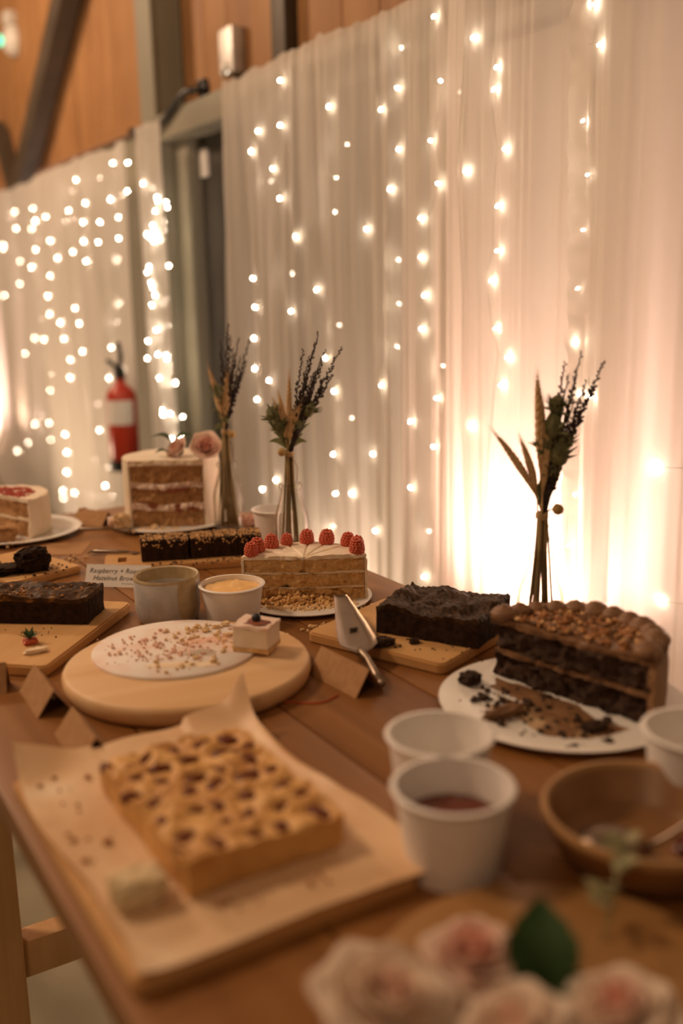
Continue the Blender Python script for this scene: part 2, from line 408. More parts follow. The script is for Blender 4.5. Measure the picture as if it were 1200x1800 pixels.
def nz(p, s, seed=0.0):
    return noise.noise(Vector((p[0]*s+seed, p[1]*s-seed*0.7, p[2]*s+seed*1.3)))
def fz(p, s, seed=0.0, o=3):
    return noise.fractal(Vector((p[0]*s+seed, p[1]*s-seed*0.7, p[2]*s+seed*1.3)), 1.0, 2.0, o)
def nvec(p, s, amp, seed=0.0):
    return Vector((nz(p, s, seed), nz(p, s, seed+11.3), nz(p, s, seed+23.7)))*amp

def dup(root, loc=None, rz=None, label=None):
    r = root.copy(); COL.objects.link(r)
    if loc is not None: r.location = loc
    if rz is not None: r.rotation_euler = (0, 0, rz)
    if label: r['label'] = label
    for ch in list(root.children):
        c = ch.copy(); COL.objects.link(c); c.parent = r
        for g in list(ch.children):
            d = g.copy(); COL.objects.link(d); d.parent = c
    return r

# ================================================================== SETTING
def build_setting():
    m = MB(); m.box(-5, 1.62, -4, 9.5, -0.1, 0.0)
    fl = struct(m.build('floor', 'doorway_dark', None, False), 'olive grey slab floor seen past the table corner')
    sl = None
    for i in range(9):
        for j in range(18):
            if sl is None:
                me_o = box_part('floor_slab', 'concrete', fl, -0.297, 0.297, -0.297, 0.297, -0.004, 0.004, 0.002); sl = me_o; o = sl
            else:
                o = sl.copy(); COL.objects.link(o); o.parent = fl
            o.location = (-3.6+0.6*i+0.15, -3.4+0.6*j+0.1, 0.004)
    # the wall behind the drapes: painted lower part, planked upper part
    m = MB(); m.box(1.66, 1.80, -4, 9.5, 0, 4.0)
    wl = struct(m.build('wall_right', 'steel_paint', None, False), 'timber clad wall behind the drapes')
    random.seed(4); first = None; y = 0.4
    while y < 9.4:
        if first is None:
            first = box_part('plank', 'wall_wood', wl, 1.625, 1.66, -0.096, 0.096, 1.95, 4.0, 0.004); o = first
        else:
            o = first.copy(); COL.objects.link(o); o.parent = wl
        o.location = (random.uniform(-0.002, 0.002), y, 0); y += 0.195
    m = MB(); m.box(-5, 1.66, 9.5, 9.6, 0, 4.0); struct(m.build('wall_back', 'wall_wood', None, False), 'far timber end wall')
    # doorway in the lower wall, its shade painted as a flat dark panel
    d = struct(box_part('door_1', 'doorway_dark', None, 1.615, 1.659, 2.6, 3.70, 0.0, 1.83), 'doorway beside the steel post with its shade painted dark')
    # steel post and rail
    p = thing('steel_column', 'tall grey painted steel column between the two curtain runs', 'column', (1.5, 3.81, 0))
    m = MB(); m.box(0, 0.014, 0, 0.16, 0, 3.9); m.build('front_flange', 'steel_paint', p, False)
    m = MB(); m.box(0.108, 0.12, 0, 0.16, 0, 3.9); m.build('rear_flange', 'steel_paint', p, False)
    m = MB(); m.box(0.014, 0.108, 0.004, 0.014, 0, 3.9); m.build('web', 'steel_paint', p, False)
    b = box_part('steel_beam', 'steel_paint', None, 1.50, 1.62, 0.3, 3.81, 1.825, 1.915, 0.003)
    tag(b, 'grey steel beam running right from the column above the doorway', 'beam')
    pp = box_part('door_post', 'steel_paint', None, 1.56, 1.622, 3.665, 3.81, 0.0, 1.825, 0.003)
    tag(pp, 'grey green upright panel beside the dark doorway under the beam', 'post')
    # diagonal brace
    m = MB(); a = Vector((1.545, 4.80, 2.72)); c = Vector((1.545, 6.02, 1.90))
    m.tube([a+(a-c)*0.3, c+(c-a)*0.1], 0.066, 4)
    br = m.build('diagonal_brace', 'steel_dark', None, False); tag(br, 'dark diagonal steel brace crossing the timber wall', 'brace')
    m = MB(); a = Vector((1.565, 6.55, 2.25)); c = Vector((1.565, 6.35, 1.95))
    m.tube([a+(a-c)*0.1, c+(c-a)*0.8], 0.05, 4)
    br = m.build('short_brace', 'steel_dark', None, False); tag(br, 'short dark steel strut at the edge beside the diagonal brace', 'brace')
    b = box_part('upper_post', 'steel_dark', None, 1.575, 1.625, 2.90, 2.99, 1.915, 3.9, 0.003)
    tag(b, 'narrow dark upright against the timber above the grey drape', 'post')
    # fittings on the wall
    t = thing('junction_box', 'silver electrical box with bright reflections on the timber wall', 'box', (1.575, 3.33, 2.06))
    box_part('body', 'galvanised', t, 0, 0.05, -0.055, 0.055, -0.075, 0.075, 0.01)
    o = lathe('knob', [(0, 0.014), (0.012, 0.012), (0.018, 0.004), (0.018, 0)], 'galvanised', t, 16); o.rotation_euler = (0, -PI/2, 0); o.location = (0, 0, -0.055)
    m = MB(); m.blob((-0.002, 0, -0.055), (0.008, 0.012, 0.012), 10, 6); m.build('glare_spot', 'bulb_glow', t)  # glowing blob stands in for the bright glare on the metal
    t = thing('black_clip', 'small black plastic clip standing on the grey beam', 'clip', (1.53, 3.42, 1.915))
    box_part('body', 'black_plastic', t, -0.012, 0.012, -0.03, 0.03, 0, 0.05, 0.005); box_part('jaw', 'black_plastic', t, -0.018, 0.010, -0.026, 0.026, 0.048, 0.066, 0.005)
    t = thing('light_switch', 'small pale switch plate inside the dark doorway', 'switch', (1.612, 3.62, 1.73))
    box_part('plate', 'white_plastic', t, -0.012, 0.003, -0.03, 0.03, -0.05, 0.05, 0.004); box_part('rocker', 'white_plastic', t, -0.018, -0.011, -0.01, 0.01, -0.018, 0.018, 0.003)
    # cable sagging from the drape to the beam
    m = MB(); P = [(1.44, 3.93, 1.875), (1.47, 3.80, 1.865), (1.485, 3.70, 1.88), (1.485, 3.58, 1.925), (1.49, 3.48, 1.95), (1.52, 3.40, 1.945)]
    m.tube(P, 0.012, 6); c = m.build('power_cable', 'black_plastic'); tag(c, 'thick dark cable looping from the curtain to the beam', 'cable')
    # emergency light
    t = thing('emergency_light', 'white emergency light with green lamp at the picture edge', 'light fitting', (1.57, 6.22, 2.72))
    o = lathe('housing', [(0.0, 0.06), (0.06, 0.055), (0.085, 0.03), (0.09, 0.0), (0.0, 0.0)], 'white_plastic', t, 24); o.rotation_euler = (0, -PI/2, 0); o.location = (0.05, 0, -0.03)
    box_part('bracket', 'white_plastic', t, 0.0, 0.06, -0.05, 0.05, 0.05, 0.12, 0.008)
    m = MB(); m.blob((-0.014, 0.075, -0.02), (0.014, 0.03, 0.03), 10, 6); m.build('green_lamp', 'exit_green', t)
build_setting()

# ------------------------------------------------------------------ curtains
def fold(y, z, seed, f, amp):
    s = noise.noise(Vector((y*f, z*0.25, seed)))*1.3 + 0.5*noise.noise(Vector((y*f*2.3, z*0.3, seed+5))) + 0.30*noise.noise(Vector((y*f*6.5, z*0.35, seed+9))) + 0.10*noise.noise(Vector((y*f*15, z*0.3, seed+3)))
    return -amp*s

def curtain(name, label, mat_, X, y0, y1, z1, seed, f, amp, lean=(0.0, 0.0), z0=0.02, ny=220, nzz=44, group='sheer drapes along the wall'):
    V = []; F = []
    for i in range(ny+1):
        t = i/ny
        for k in range(nzz+1):
            s = k/nzz; z = z0+(z1-z0)*s
            y = y0+(y1-y0)*t + (lean[0]*(1-t)+lean[1]*t)*(s-0.5)
            x = X + fold(y, z, seed, f, amp)*(0.55+0.45*min(1, (1-s)*4))
            if k == nzz: z += 0.012*noise.noise(Vector((y*14, 0, seed)))+0.006*noise.noise(Vector((y*40, 0, seed)))
            if k >= nzz-2: x += 0.006*noise.noise(Vector((y*45, k, seed)))
            V.append((x, y, z))
    for i in range(ny):
        for k in range(nzz):
            a = i*(nzz+1)+k; F.append((a, a+1, a+nzz+2, a+nzz+1))
    o = pydata(name, V, F, mat_)
    return tag(o, label, 'curtain', group)

CUR = [
 # (name, label, material, X, y0, y1, top, seed, freq, amp, lean)
 ('curtain', 'sheer cream curtain behind the fire extinguisher covered in dense lights', 'sheer_white', 1.465, 4.05, 9.2, 1.86, 1.0, 5.0, 0.045, (0.0, 0.0)),
 ('curtain', 'narrow bright curtain strip hanging against the steel column', 'sheer_white', 1.412, 3.555, 3.815, 1.865, 2.2, 7.0, 0.020, (0.0, 0.0)),
 ('curtain', 'greyish sheer curtain behind the dried flower bottles in the middle', 'sheer_grey', 1.455, 1.80, 3.16, 1.91, 3.1, 4.6, 0.050, (0.0, -0.14)),
 ('curtain', 'peach lit sheer curtain directly behind the single tall flower bottle', 'sheer_white', 1.435, 1.36, 1.87, 2.30, 4.7, 6.0, 0.035, (0.02, -0.06)),
 ('curtain', 'peach sheer curtain panel at the picture edge with ruffled selvage', 'sheer_white', 1.415, -0.6, 1.41, 2.30, 5.5, 5.0, 0.035, (0.0, 0.03)),
]
for c in CUR:
    curtain(*c, ny=420 if c[5]-c[4] > 1.2 else 160)

def add_bounce_sheet():  # unseen white sheet added to bounce the uplighter glow onto the peach curtains
    V = []; F = []; n = 60
    for i in range(n+1):
        y = -0.5+2.5*i/n
        for z in (0.02, 0.9, 1.80): V.append((1.605+0.006*math.sin(y*22), y, z))
    for i in range(n):
        for k in (0, 1): a = i*3+k; F.append((a, a+1, a+4, a+3))
    tag(pydata('bounce_sheet', V, F, 'bounce_white'), 'added white bounce sheet hung behind the peach curtains', 'curtain')
add_bounce_sheet()

def cur_x(y, z):
    """front surface of the drapes at (y, z)"""
    best = 1.5
    for (_, _, _, X, y0, y1, z1, seed, f, amp, lean) in CUR:
        if y0-0.02 <= y <= y1+0.02:
            s = min(1, max(0, z/z1)); best = min(best, X + fold(y, z, seed, f, amp)*(0.55+0.45*min(1, (1-s)*4)))
    return best

# ruffled selvage hanging beside the seam
def selvage():
    V = []; F = []; n = 160
    for k in range(n+1):
        z = 0.5+1.75*k/n; y = 1.40+0.004*math.sin(z*9)
        for j in range(5):
            yy = y+0.012*j
            V.append((cur_x(1.39, z)-0.012-0.012*noise.noise(Vector((j*0.3, z*30, 2)))*(j/4)-0.004*noise.noise(Vector((0, z*60, j))), yy, z))
    for k in range(n):
        for j in range(4):
            a = k*5+j; F.append((a, a+1, a+6, a+5))
    o = pydata('curtain_ruffle', V, F, 'sheer_white'); tag(o, 'narrow gathered ruffle edging hanging beside the peach curtain seam', 'ruffle')
selvage()

# ------------------------------------------------------------------ fairy lights
STRANDS = {
'grey': [
   [(195,185),(188,170),(192,169),(197,159),(192,149),(201,142),(201,133),(200,124),(201,116),(198,107),(192,100),(194,88),(201,53)],
   [(215,183),(212,173),(212,159),(215,150),(217,133),(217,122),(205,93),(205,76),(204,64)],
   [(218,169),(226,141),(218,111),(220,101),(225,82),(223,61)],
   [(240,173),(241,164),(241,98),(241,90),(242,80),(233,70),(244,68)],
   [(247,156),(248,147),(260,141),(251,126),(247,116),(247,107),(253,56)],
   [(266,184),(266,172),(273,161),(266,152),(274,131),(262,120),(274,68)],
   [(284,173),(286,159),(276,99)],
   [(290,168),(294,130),(292,121),(297,111),(299,101),(297,91),(295,61)]],
'right': [
   [(123,93),(121,68)],
   [(140,174),(138,167),(147,156),(145,146),(146,136),(147,125),(142,115),(137,105),(141,105),(146,84),(147,73),(145,64)],
   [(168,169),(169,165),(165,153),(167,142),(167,133),(170,127),(168,117),(164,111),(166,105),(170,85),(171,73)],
   [(175,176),(177,150),(176,95)]],
'left': [
   [(426,180),(415,179),(418,168),(424,167),(433,166),(425,158),(426,156),(419,149),(430,148),(435,141),(427,107),(433,93)],
   [(452,177),(453,166),(456,158),(455,141),(436,122),(443,114),(439,103),(444,89)],
   [(465,177),(462,150),(476,146),(476,129),(475,113),(472,100),(457,64),(469,44),(459,37),(466,30)],
   [(493,175),(483,165),(497,162),(487,120),(496,95),(479,74),(489,45),(496,25)],
   [(510,162),(514,153),(502,144),(504,113),(503,105),(500,86),(520,55),(516,46),(512,25)],
   [(522,165),(537,164),(521,136),(527,126),(527,117),(525,34),(532,23),(531,19),(536,11)],
   [(559,172),(546,154),(565,151),(558,134),(559,114),(555,103),(557,84),(546,76),(558,57),(555,48),(557,28)],
   [(568,162),(569,162),(576,142),(570,133),(579,103),(572,95),(585,58),(583,54)],
   [(596,173),(611,172),(600,155),(600,146),(609,127),(595,42),(600,30)],
   [(618,154),(626,33)]],
'strip': [
   [(359,160),(362,159),(361,157),(364,148),(364,147),(365,145),(363,136),(367,124),(367,114),(361,103),(363,92),(359,81),(361,72),(359,71),(363,66)],
   [(365,152),(369,146),(372,130),(369,103),(369,94),(369,91),(367,80),(365,78)],
   [(375,165),(371,148),(373,148),(373,136),(371,122),(375,114),(376,108),(379,103),(368,98)]],
}
ORD = ['first', 'second', 'third', 'fourth', 'fifth', 'sixth', 'seventh', 'eighth', 'ninth', 'tenth']
def bulb_mesh():
    m = MB(); m.blob((0, 0, 0), (0.0026, 0.0026, 0.0050), 8, 6)
    me = bpy.data.meshes.new('bulb'); me.from_pydata(m.V, [], m.F); me.materials.append(MATS['bulb_glow'])
    me.polygons.foreach_set('use_smooth', [True]*len(me.polygons)); return me
BULB = bulb_mesh()
def strands():
    random.seed(11)
    where = {'grey': ('on the greyish curtain, {} from the peach curtains', 'strands on the greyish curtain'),
             'right': ('on the peach curtains, {} from the picture edge', 'strands on the peach curtains'),
             'left': ('on the far cream curtain, {} from the extinguisher', 'strands on the far cream curtain'),
             'strip': ('on the bright strip by the column, {} from the column', 'strands on the curtain strip')}
    for key, L in STRANDS.items():
        for i, S in enumerate(L):
            if key == 'strip': S = [(a+random.choice((-1.5, 0, 1.5))*k, b+random.uniform(-2, 2)*k) for a, b in S for k in (0, 1)]
            S = sorted([(a/100, b/100) for a, b in S], key=lambda q: -q[1])
            ym = sum(q[0] for q in S)/len(S)
            if key == 'right' and i == 0: ym = 1.13
            top = 2.28 if key == 'right' else 1.84
            t = thing('fairy_light_strand', 'warm fairy light strand '+where[key][0].format(ORD[i]), 'fairy lights', (0, ym, 0), 0, where[key][1])
            wire = [(cur_x(ym, top)-0.008, 0.0, top)]; off = {'grey': 0.012, 'right': 0.010, 'left': 0.014, 'strip': 0.012}[key]
            prev = top
            for (y, z) in S:
                side = random.choice((-1, 1))*random.uniform(0.008, 0.02)
                if key == 'right': side = 0.022 if i else 0.0
                wy = (y-ym)*(0.8 if abs(y-ym) < 0.075 else 0.1)+side*(0 if abs(y-ym) > 0.06 else 1)
                behind = random.random() < {'grey': 0.2, 'left': 0.3, 'strip': 0.45, 'right': 0.1}[key]
                bx = cur_x(y, z)-off if not behind else max(c_[3] for c_ in CUR if c_[4]-0.03 <= y <= c_[5]+0.03 or c_[4] < ym < c_[5])+0.035 if cur_x(y, z) < 1.49 else 1.40
                if prev-z > 0.12:
                    zm = (prev+z)/2; wire.append((cur_x(ym+wy, zm)-0.007, wy*0.7, zm))
                wire.append((cur_x(ym+wy, z)-0.008, wy, z+0.004))
                o = bpy.data.objects.new('bulb', BULB); COL.objects.link(o); o.parent = t
                o.location = (bx, y-ym, z-0.004)
                o.rotation_euler = (math.copysign(1.2, side)+random.uniform(-.3, .3), random.uniform(-.3, .3), 0)
                stalk = MB(); stalk.tube([(bx+0.001, y-ym+0.002*(1 if wy > y-ym else -1), z-0.003), wire[-1]], 0.0007, 4)
                so = stalk.build('stalk', 'clear_wire', o)
                so.matrix_parent_inverse = (Matrix.Translation(o.location) @ o.rotation_euler.to_matrix().to_4x4()).inverted()
                prev = z
            if prev > 0.6: wire.append((cur_x(ym, 0.5)-0.008, 0.0, 0.5))
            wire.append((cur_x(ym, 0.15)-0.008, 0.0, min(0.15, prev-0.05)))
            m = MB(); m.tube(wire, 0.0009, 4); m.build('wire', 'clear_wire', t)
strands()

# ------------------------------------------------------------------ fire extinguisher on the wall by the curtain edge
def extinguisher():
    t = thing('fire_extinguisher', 'red fire extinguisher with white label hanging by the far curtain', 'extinguisher', (1.36, 4.02, 0.575), 0)
    lathe('cylinder', [(0, 0), (0.055, 0.0), (0.062, 0.01), (0.062, 0.26), (0.056, 0.285), (0.04, 0.305), (0.022, 0.32), (0.02, 0.34), (0, 0.34)], 'extinguisher_red', t, 32)
    V = []; F = []
    n = 14
    for k in range(n+1):
        a = math.radians(185+110*k/n)
        for z in (0.155, 0.255): V.append((0.0632*math.cos(a), 0.0632*math.sin(a), z))
    for k in range(n): F.append((2*k, 2*k+2, 2*k+3, 2*k+1))
    pydata('label_sticker', V, F, 'label_white', t)
    m = MB(); m.box(-0.018, 0.018, -0.018, 0.018, 0.34, 0.38); m.tube([(0, 0, 0.37), (-0.03, -0.02, 0.40), (-0.06, -0.04, 0.42)], 0.009, 6)
    m.tube([(0, 0, 0.38), (0.01, 0.0, 0.43), (0.0, 0.0, 0.49)], 0.010, 6); m.build('valve_handle', 'black_plastic', t)
    m = MB(); m.tube([(0, 0.01, 0.36), (0.03, 0.06, 0.38), (0.02, 0.085, 0.30), (0.0, 0.085, 0.18), (-0.0, 0.08, 0.08)], 0.010, 8); m.build('hose', 'black_plastic', t)
    lathe('base_skirt', [(0.058, -0.03), (0.063, -0.03), (0.063, 0.004), (0.058, 0.004), (0.058, -0.03)], 'black_plastic', t, 32)
    s = thing('extinguisher_stand', 'slim black floor stand holding the fire extinguisher', 'stand', (1.36, 4.02, 0.0))
    lathe('foot', [(0, 0.012), (0.11, 0.012), (0.115, 0.004), (0.115, 0), (0, 0)], 'black_plastic', s, 32)
    m = MB(); m.tube([(0, 0, 0.01), (0, 0, 0.536)], 0.012, 10); m.build('pole', 'black_plastic', s)
    lathe('tray', [(0, 0.535), (0.066, 0.535), (0.068, 0.539), (0.068, 0.543), (0, 0.543)], 'black_plastic', s, 32)
extinguisher()

# ================================================================== TABLE
def build_table():
    t = thing('trestle_table', 'long rustic plank table laden with cakes along the curtain', 'table', (0, 0, 0))
    X0, X1, Y0, Y1 = 0.178, 0.948, 0.12, 2.31
    seams = [X0, 0.35, 0.523, 0.70, 0.83, X1]
    for i in range(len(seams)-1):
        a, b = seams[i], seams[i+1]; cx = (a+b)/2; h = (b-a)/2-0.0012
        o = box_part('plank', 'table_wood', t, -h, h, -(Y1-Y0)/2, (Y1-Y0)/2, -0.032, 0, 0.0022, 2); o.location = (cx, (Y0+Y1)/2, TZ)
    for y in (0.30, 1.42):
        for x in (0.205, 0.865):
            box_part('leg', 'frame_wood', t, x, x+0.05, y-0.06, y+0.0, 0.0, TZ-0.0325, 0.003)
        box_part('stretcher', 'frame_wood', t, 0.256, 0.864, y-0.05, y-0.01, 0.255, 0.315, 0.003)
        box_part('batten', 'frame_wood', t, 0.256, 0.864, y-0.05, y-0.01, TZ-0.09, TZ-0.0325, 0.003)
    for y in (2.22,):
        for x in (0.205, 0.865):
            box_part('leg', 'frame_wood', t, x, x+0.05, y-0.06, y, 0.0, TZ-0.0325, 0.003)
build_table()

# ================================================================== generic table ware
def crumbs(name, label, cat, material, spots, n, rmin, rmax, seed, z, parent=None):
    """loose crumbs: spots = list of (x, y, spread_x, spread_y)"""
    rnd = random.Random(seed); m = MB()
    for k in range(n):
        x, y, sx, sy = spots[k % len(spots)]
        r = rnd.uniform(rmin, rmax)*rnd.uniform(0.5, 1.0)
        px, py = rnd.gauss(x, sx), rnd.gauss(y, sy)
        m.blob((px, py, z+r*0.55), (r*rnd.uniform(.7, 1.3), r*rnd.uniform(.7, 1.3), r*rnd.uniform(.6, 1)), 6, 4, 0.25, rnd)
    o = m.build(name, material, parent, False)
    if parent is None: tag(o, label, cat, kind='stuff')
    else: o['kind'] = 'stuff'
    return o

def lump(name, label, cat, material, loc, size, seed, res=14, rough=0.25, parent=None):
    """a rough broken piece of cake"""
    def fn(u, v, w):
        p = Vector((u-.5, v-.5, w-.5)); q = p*1.0
        L = max(abs(p.x), abs(p.y), abs(p.z))
        if p.length > 0: q = p.lerp(p.normalized()*L, 0.5)
        q += nvec(p, 3.0, rough*0.5, seed)+nvec(p, 9.0, rough*0.22, seed+3)
        return Vector((q.x*size[0], q.y*size[1], max(0, (q.z+0.5))*size[2]))
    o = boxgrid(res, res, res, fn, name, material, parent, True, 40)
    o.location = loc
    if parent is None: tag(o, label, cat)
    return o

def tub(label, loc, R=0.052, r=0.040, h=0.080, fill=None, fill_h=0.05, group='white paper tubs'):
    t = thing('paper_tub', label, 'tub', loc, 0, group)
    lathe('cup', [(0, 0.003), (r-0.002, 0.003), (r-0.002, 0), (r, 0), (R-0.002, h-0.003), (R+0.001, h-0.003), (R+0.002, h-0.001), (R+0.001, h), (R-0.003, h),
                  (R-0.0032, h-0.004), (r-0.001, 0.004), (0, 0.004)], 'paper_white', t, 64)
    if fill:
        rf = r+(R-r)*(fill_h/h)-0.0035
        def fn(p):
            q = Vector(p); d = p.length/ max(rf, 1e-6)
            q.z = fill_h+(1-min(1, math.hypot(p.x, p.y)/rf)**2)*0.004+fz((p.x, p.y, 0), 60, 3.1)*0.0035*(1 if math.hypot(p.x, p.y) < rf*0.97 else 0)
            return q
        lathe('filling', [(rf*k/14, fill_h) for k in range(15)], fill, t, 40, fn=fn)
    return t

def board(label, loc, lx, ly, h, rz, mat_='board_wood', corner=0.012, hole=None, name='serving_board', group='rectangular serving boards'):
    """flat board with rounded corners"""
    n = 5; pts = []
    for cx, cy, a0 in ((1, 1, 0), (-1, 1, 90), (-1, -1, 180), (1, -1, 270)):
        for k in range(n+1):
            a = math.radians(a0+90*k/n); pts.append((cx*(lx/2-corner)+corner*math.cos(a), cy*(ly/2-corner)+corner*math.sin(a)))
    bm = bmesh.new(); vs_ = [bm.verts.new((x, y, 0)) for x, y in pts]; f = bm.faces.new(vs_)
    ex = bmesh.ops.extrude_face_region(bm, geom=[f]); 
    bmesh.ops.translate(bm, vec=(0, 0, h), verts=[e for e in ex['geom'] if isinstance(e, bmesh.types.BMVert)])
    bmesh.ops.recalc_face_normals(bm, faces=bm.faces[:])
    ed = [e for e in bm.edges if abs(e.verts[0].co.z-e.verts[1].co.z) < 1e-6]
    bmesh.ops.bevel(bm, geom=ed, offset=min(0.0025, h*0.3), segments=2, affect='EDGES')
    me = bpy.data.meshes.new(name); bm.to_mesh(me); bm.free()
    if hole:
        o = link(name, me, mat_, None)
        cut = bpy.data.objects.new('cut', bpy.data.meshes.new('cut')); m = MB(); m.box(*hole, -0.1, 0.1)
        cut.data.from_pydata(m.V, [], m.F); COL.objects.link(cut)
        md = o.modifiers.new('hole', 'BOOLEAN'); md.object = cut; md.operation = 'DIFFERENCE'; md.solver = 'EXACT'
        dg = bpy.context.evaluated_depsgraph_get(); me2 = bpy.data.meshes.new_from_object(o.evaluated_get(dg))
        o.modifiers.clear(); o.data = me2; bpy.data.objects.remove(cut)
    else:
        o = link(name, me, mat_, None)
    sharp(o, 35); tag(o, label, 'board', group); return place(o, loc, rz)

def plate(label, loc, R, mat_='porcelain', h=0.012, name='cake_plate', flat=False):
    if flat: prof = [(0, 0), (R, 0), (R, 0.003), (R-0.001, 0.004), (0, 0.004)]
    else: prof = [(0, 0), (R*0.6, 0), (R*0.66, 0.002), (R, h-0.002), (R+0.001, h), (R-0.003, h+0.001), (R*0.72, 0.006), (R*0.66, 0.005), (0, 0.005)]
    o = lathe(name, prof, mat_, None, 72); tag(o, label, 'plate'); o.location = loc; return o

def tent(label, loc, L, wd, h, rz, mat_='kraft', name='tent_card', th=0.0006):
    """folded card standing like a little roof, ridge along its x axis"""
    t = thing(name, label, 'card', loc, rz, 'folded name cards')
    for s in (-1, 1):
        n = Vector((0, s*h, wd/2)).normalized()*th
        V = []
        for x in (-L/2, L/2):
            for (y, z) in ((s*wd/2, 0), (0, h)):
                V.append(Vector((x, y, z)))
        V = V+[v-n for v in V]
        F = [(0, 1, 3, 2), (4, 6, 7, 5), (0, 2, 6, 4), (1, 5, 7, 3), (0, 4, 5, 1), (2, 3, 7, 6)]
        pydata('card_flap', V, F, mat_, t, False)
    return t

# ---- wedge of a round cake: polar solid with rough cut faces
def wedge(name, material, parent, R, z0, z1, a0, a1, rough=0.002, seed=0.0, nr=26, na=64, nw=8, r0=0.0, top=None, side=0.0, fr=60, edge=0.004):
    def fn(u, v, w):
        a = math.radians(a0+(a1-a0)*v); r = r0+(R-r0)*u
        z = z0+(z1-z0)*w
        rr = r
        if edge and u == 1.0 and w in (0.0, 1.0): rr = r-edge*0.4
        p = Vector((rr*math.cos(a), rr*math.sin(a), z))
        q = p.copy()
        # cut faces are crumbly
        if v in (0.0, 1.0) and rough:
            nrm = Vector((math.sin(a), -math.cos(a), 0))*(1 if v == 0 else -1)
            q += nrm*(fz(p, fr, seed)*rough*1.6+nz(p, fr*3.5, seed)*rough*0.8)
        if u == 1.0 and side:
            q += Vector((math.cos(a), math.sin(a), 0))*(fz(p, 45, seed+7)*side)
        if w == 1.0 and top:
            q.z += top(p, u, a)
        return q
    return boxgrid(nr, na, nw, fn, name, material, parent, True, 55)

# ================================================================== RASPBERRY CAKE (in focus)
def raspberry_mesh():
    rnd = random.Random(3); m = MB()
    m.blob((0, 0, 0.011), (0.0082, 0.0082, 0.0105), 10, 8)
    z = 0.002; row = 0
    while z < 0.0225:
        s = (z-0.001)/0.0225; rad = 0.0098*math.sqrt(max(0.02, 1-max(0, (s-0.22)/0.80)**2.0))*(0.86+0.14*min(1, s*5))
        n = max(3, int(2*PI*rad/0.0043))
        for k in range(n):
            a = 2*PI*(k+0.5*(row % 2))/n
            m.blob((rad*math.cos(a), rad*math.sin(a), z), 0.0026*rnd.uniform(.92, 1.08), 8, 6)
        z += 0.0036; row += 1
    m.blob((0, 0, 0.0228), 0.0024, 8, 6)
    me = bpy.data.meshes.new('raspberry'); me.from_pydata(m.V, [], m.F); me.materials.append(MATS['raspberry'])
    me.polygons.foreach_set('use_smooth', [True]*len(me.polygons)); return me

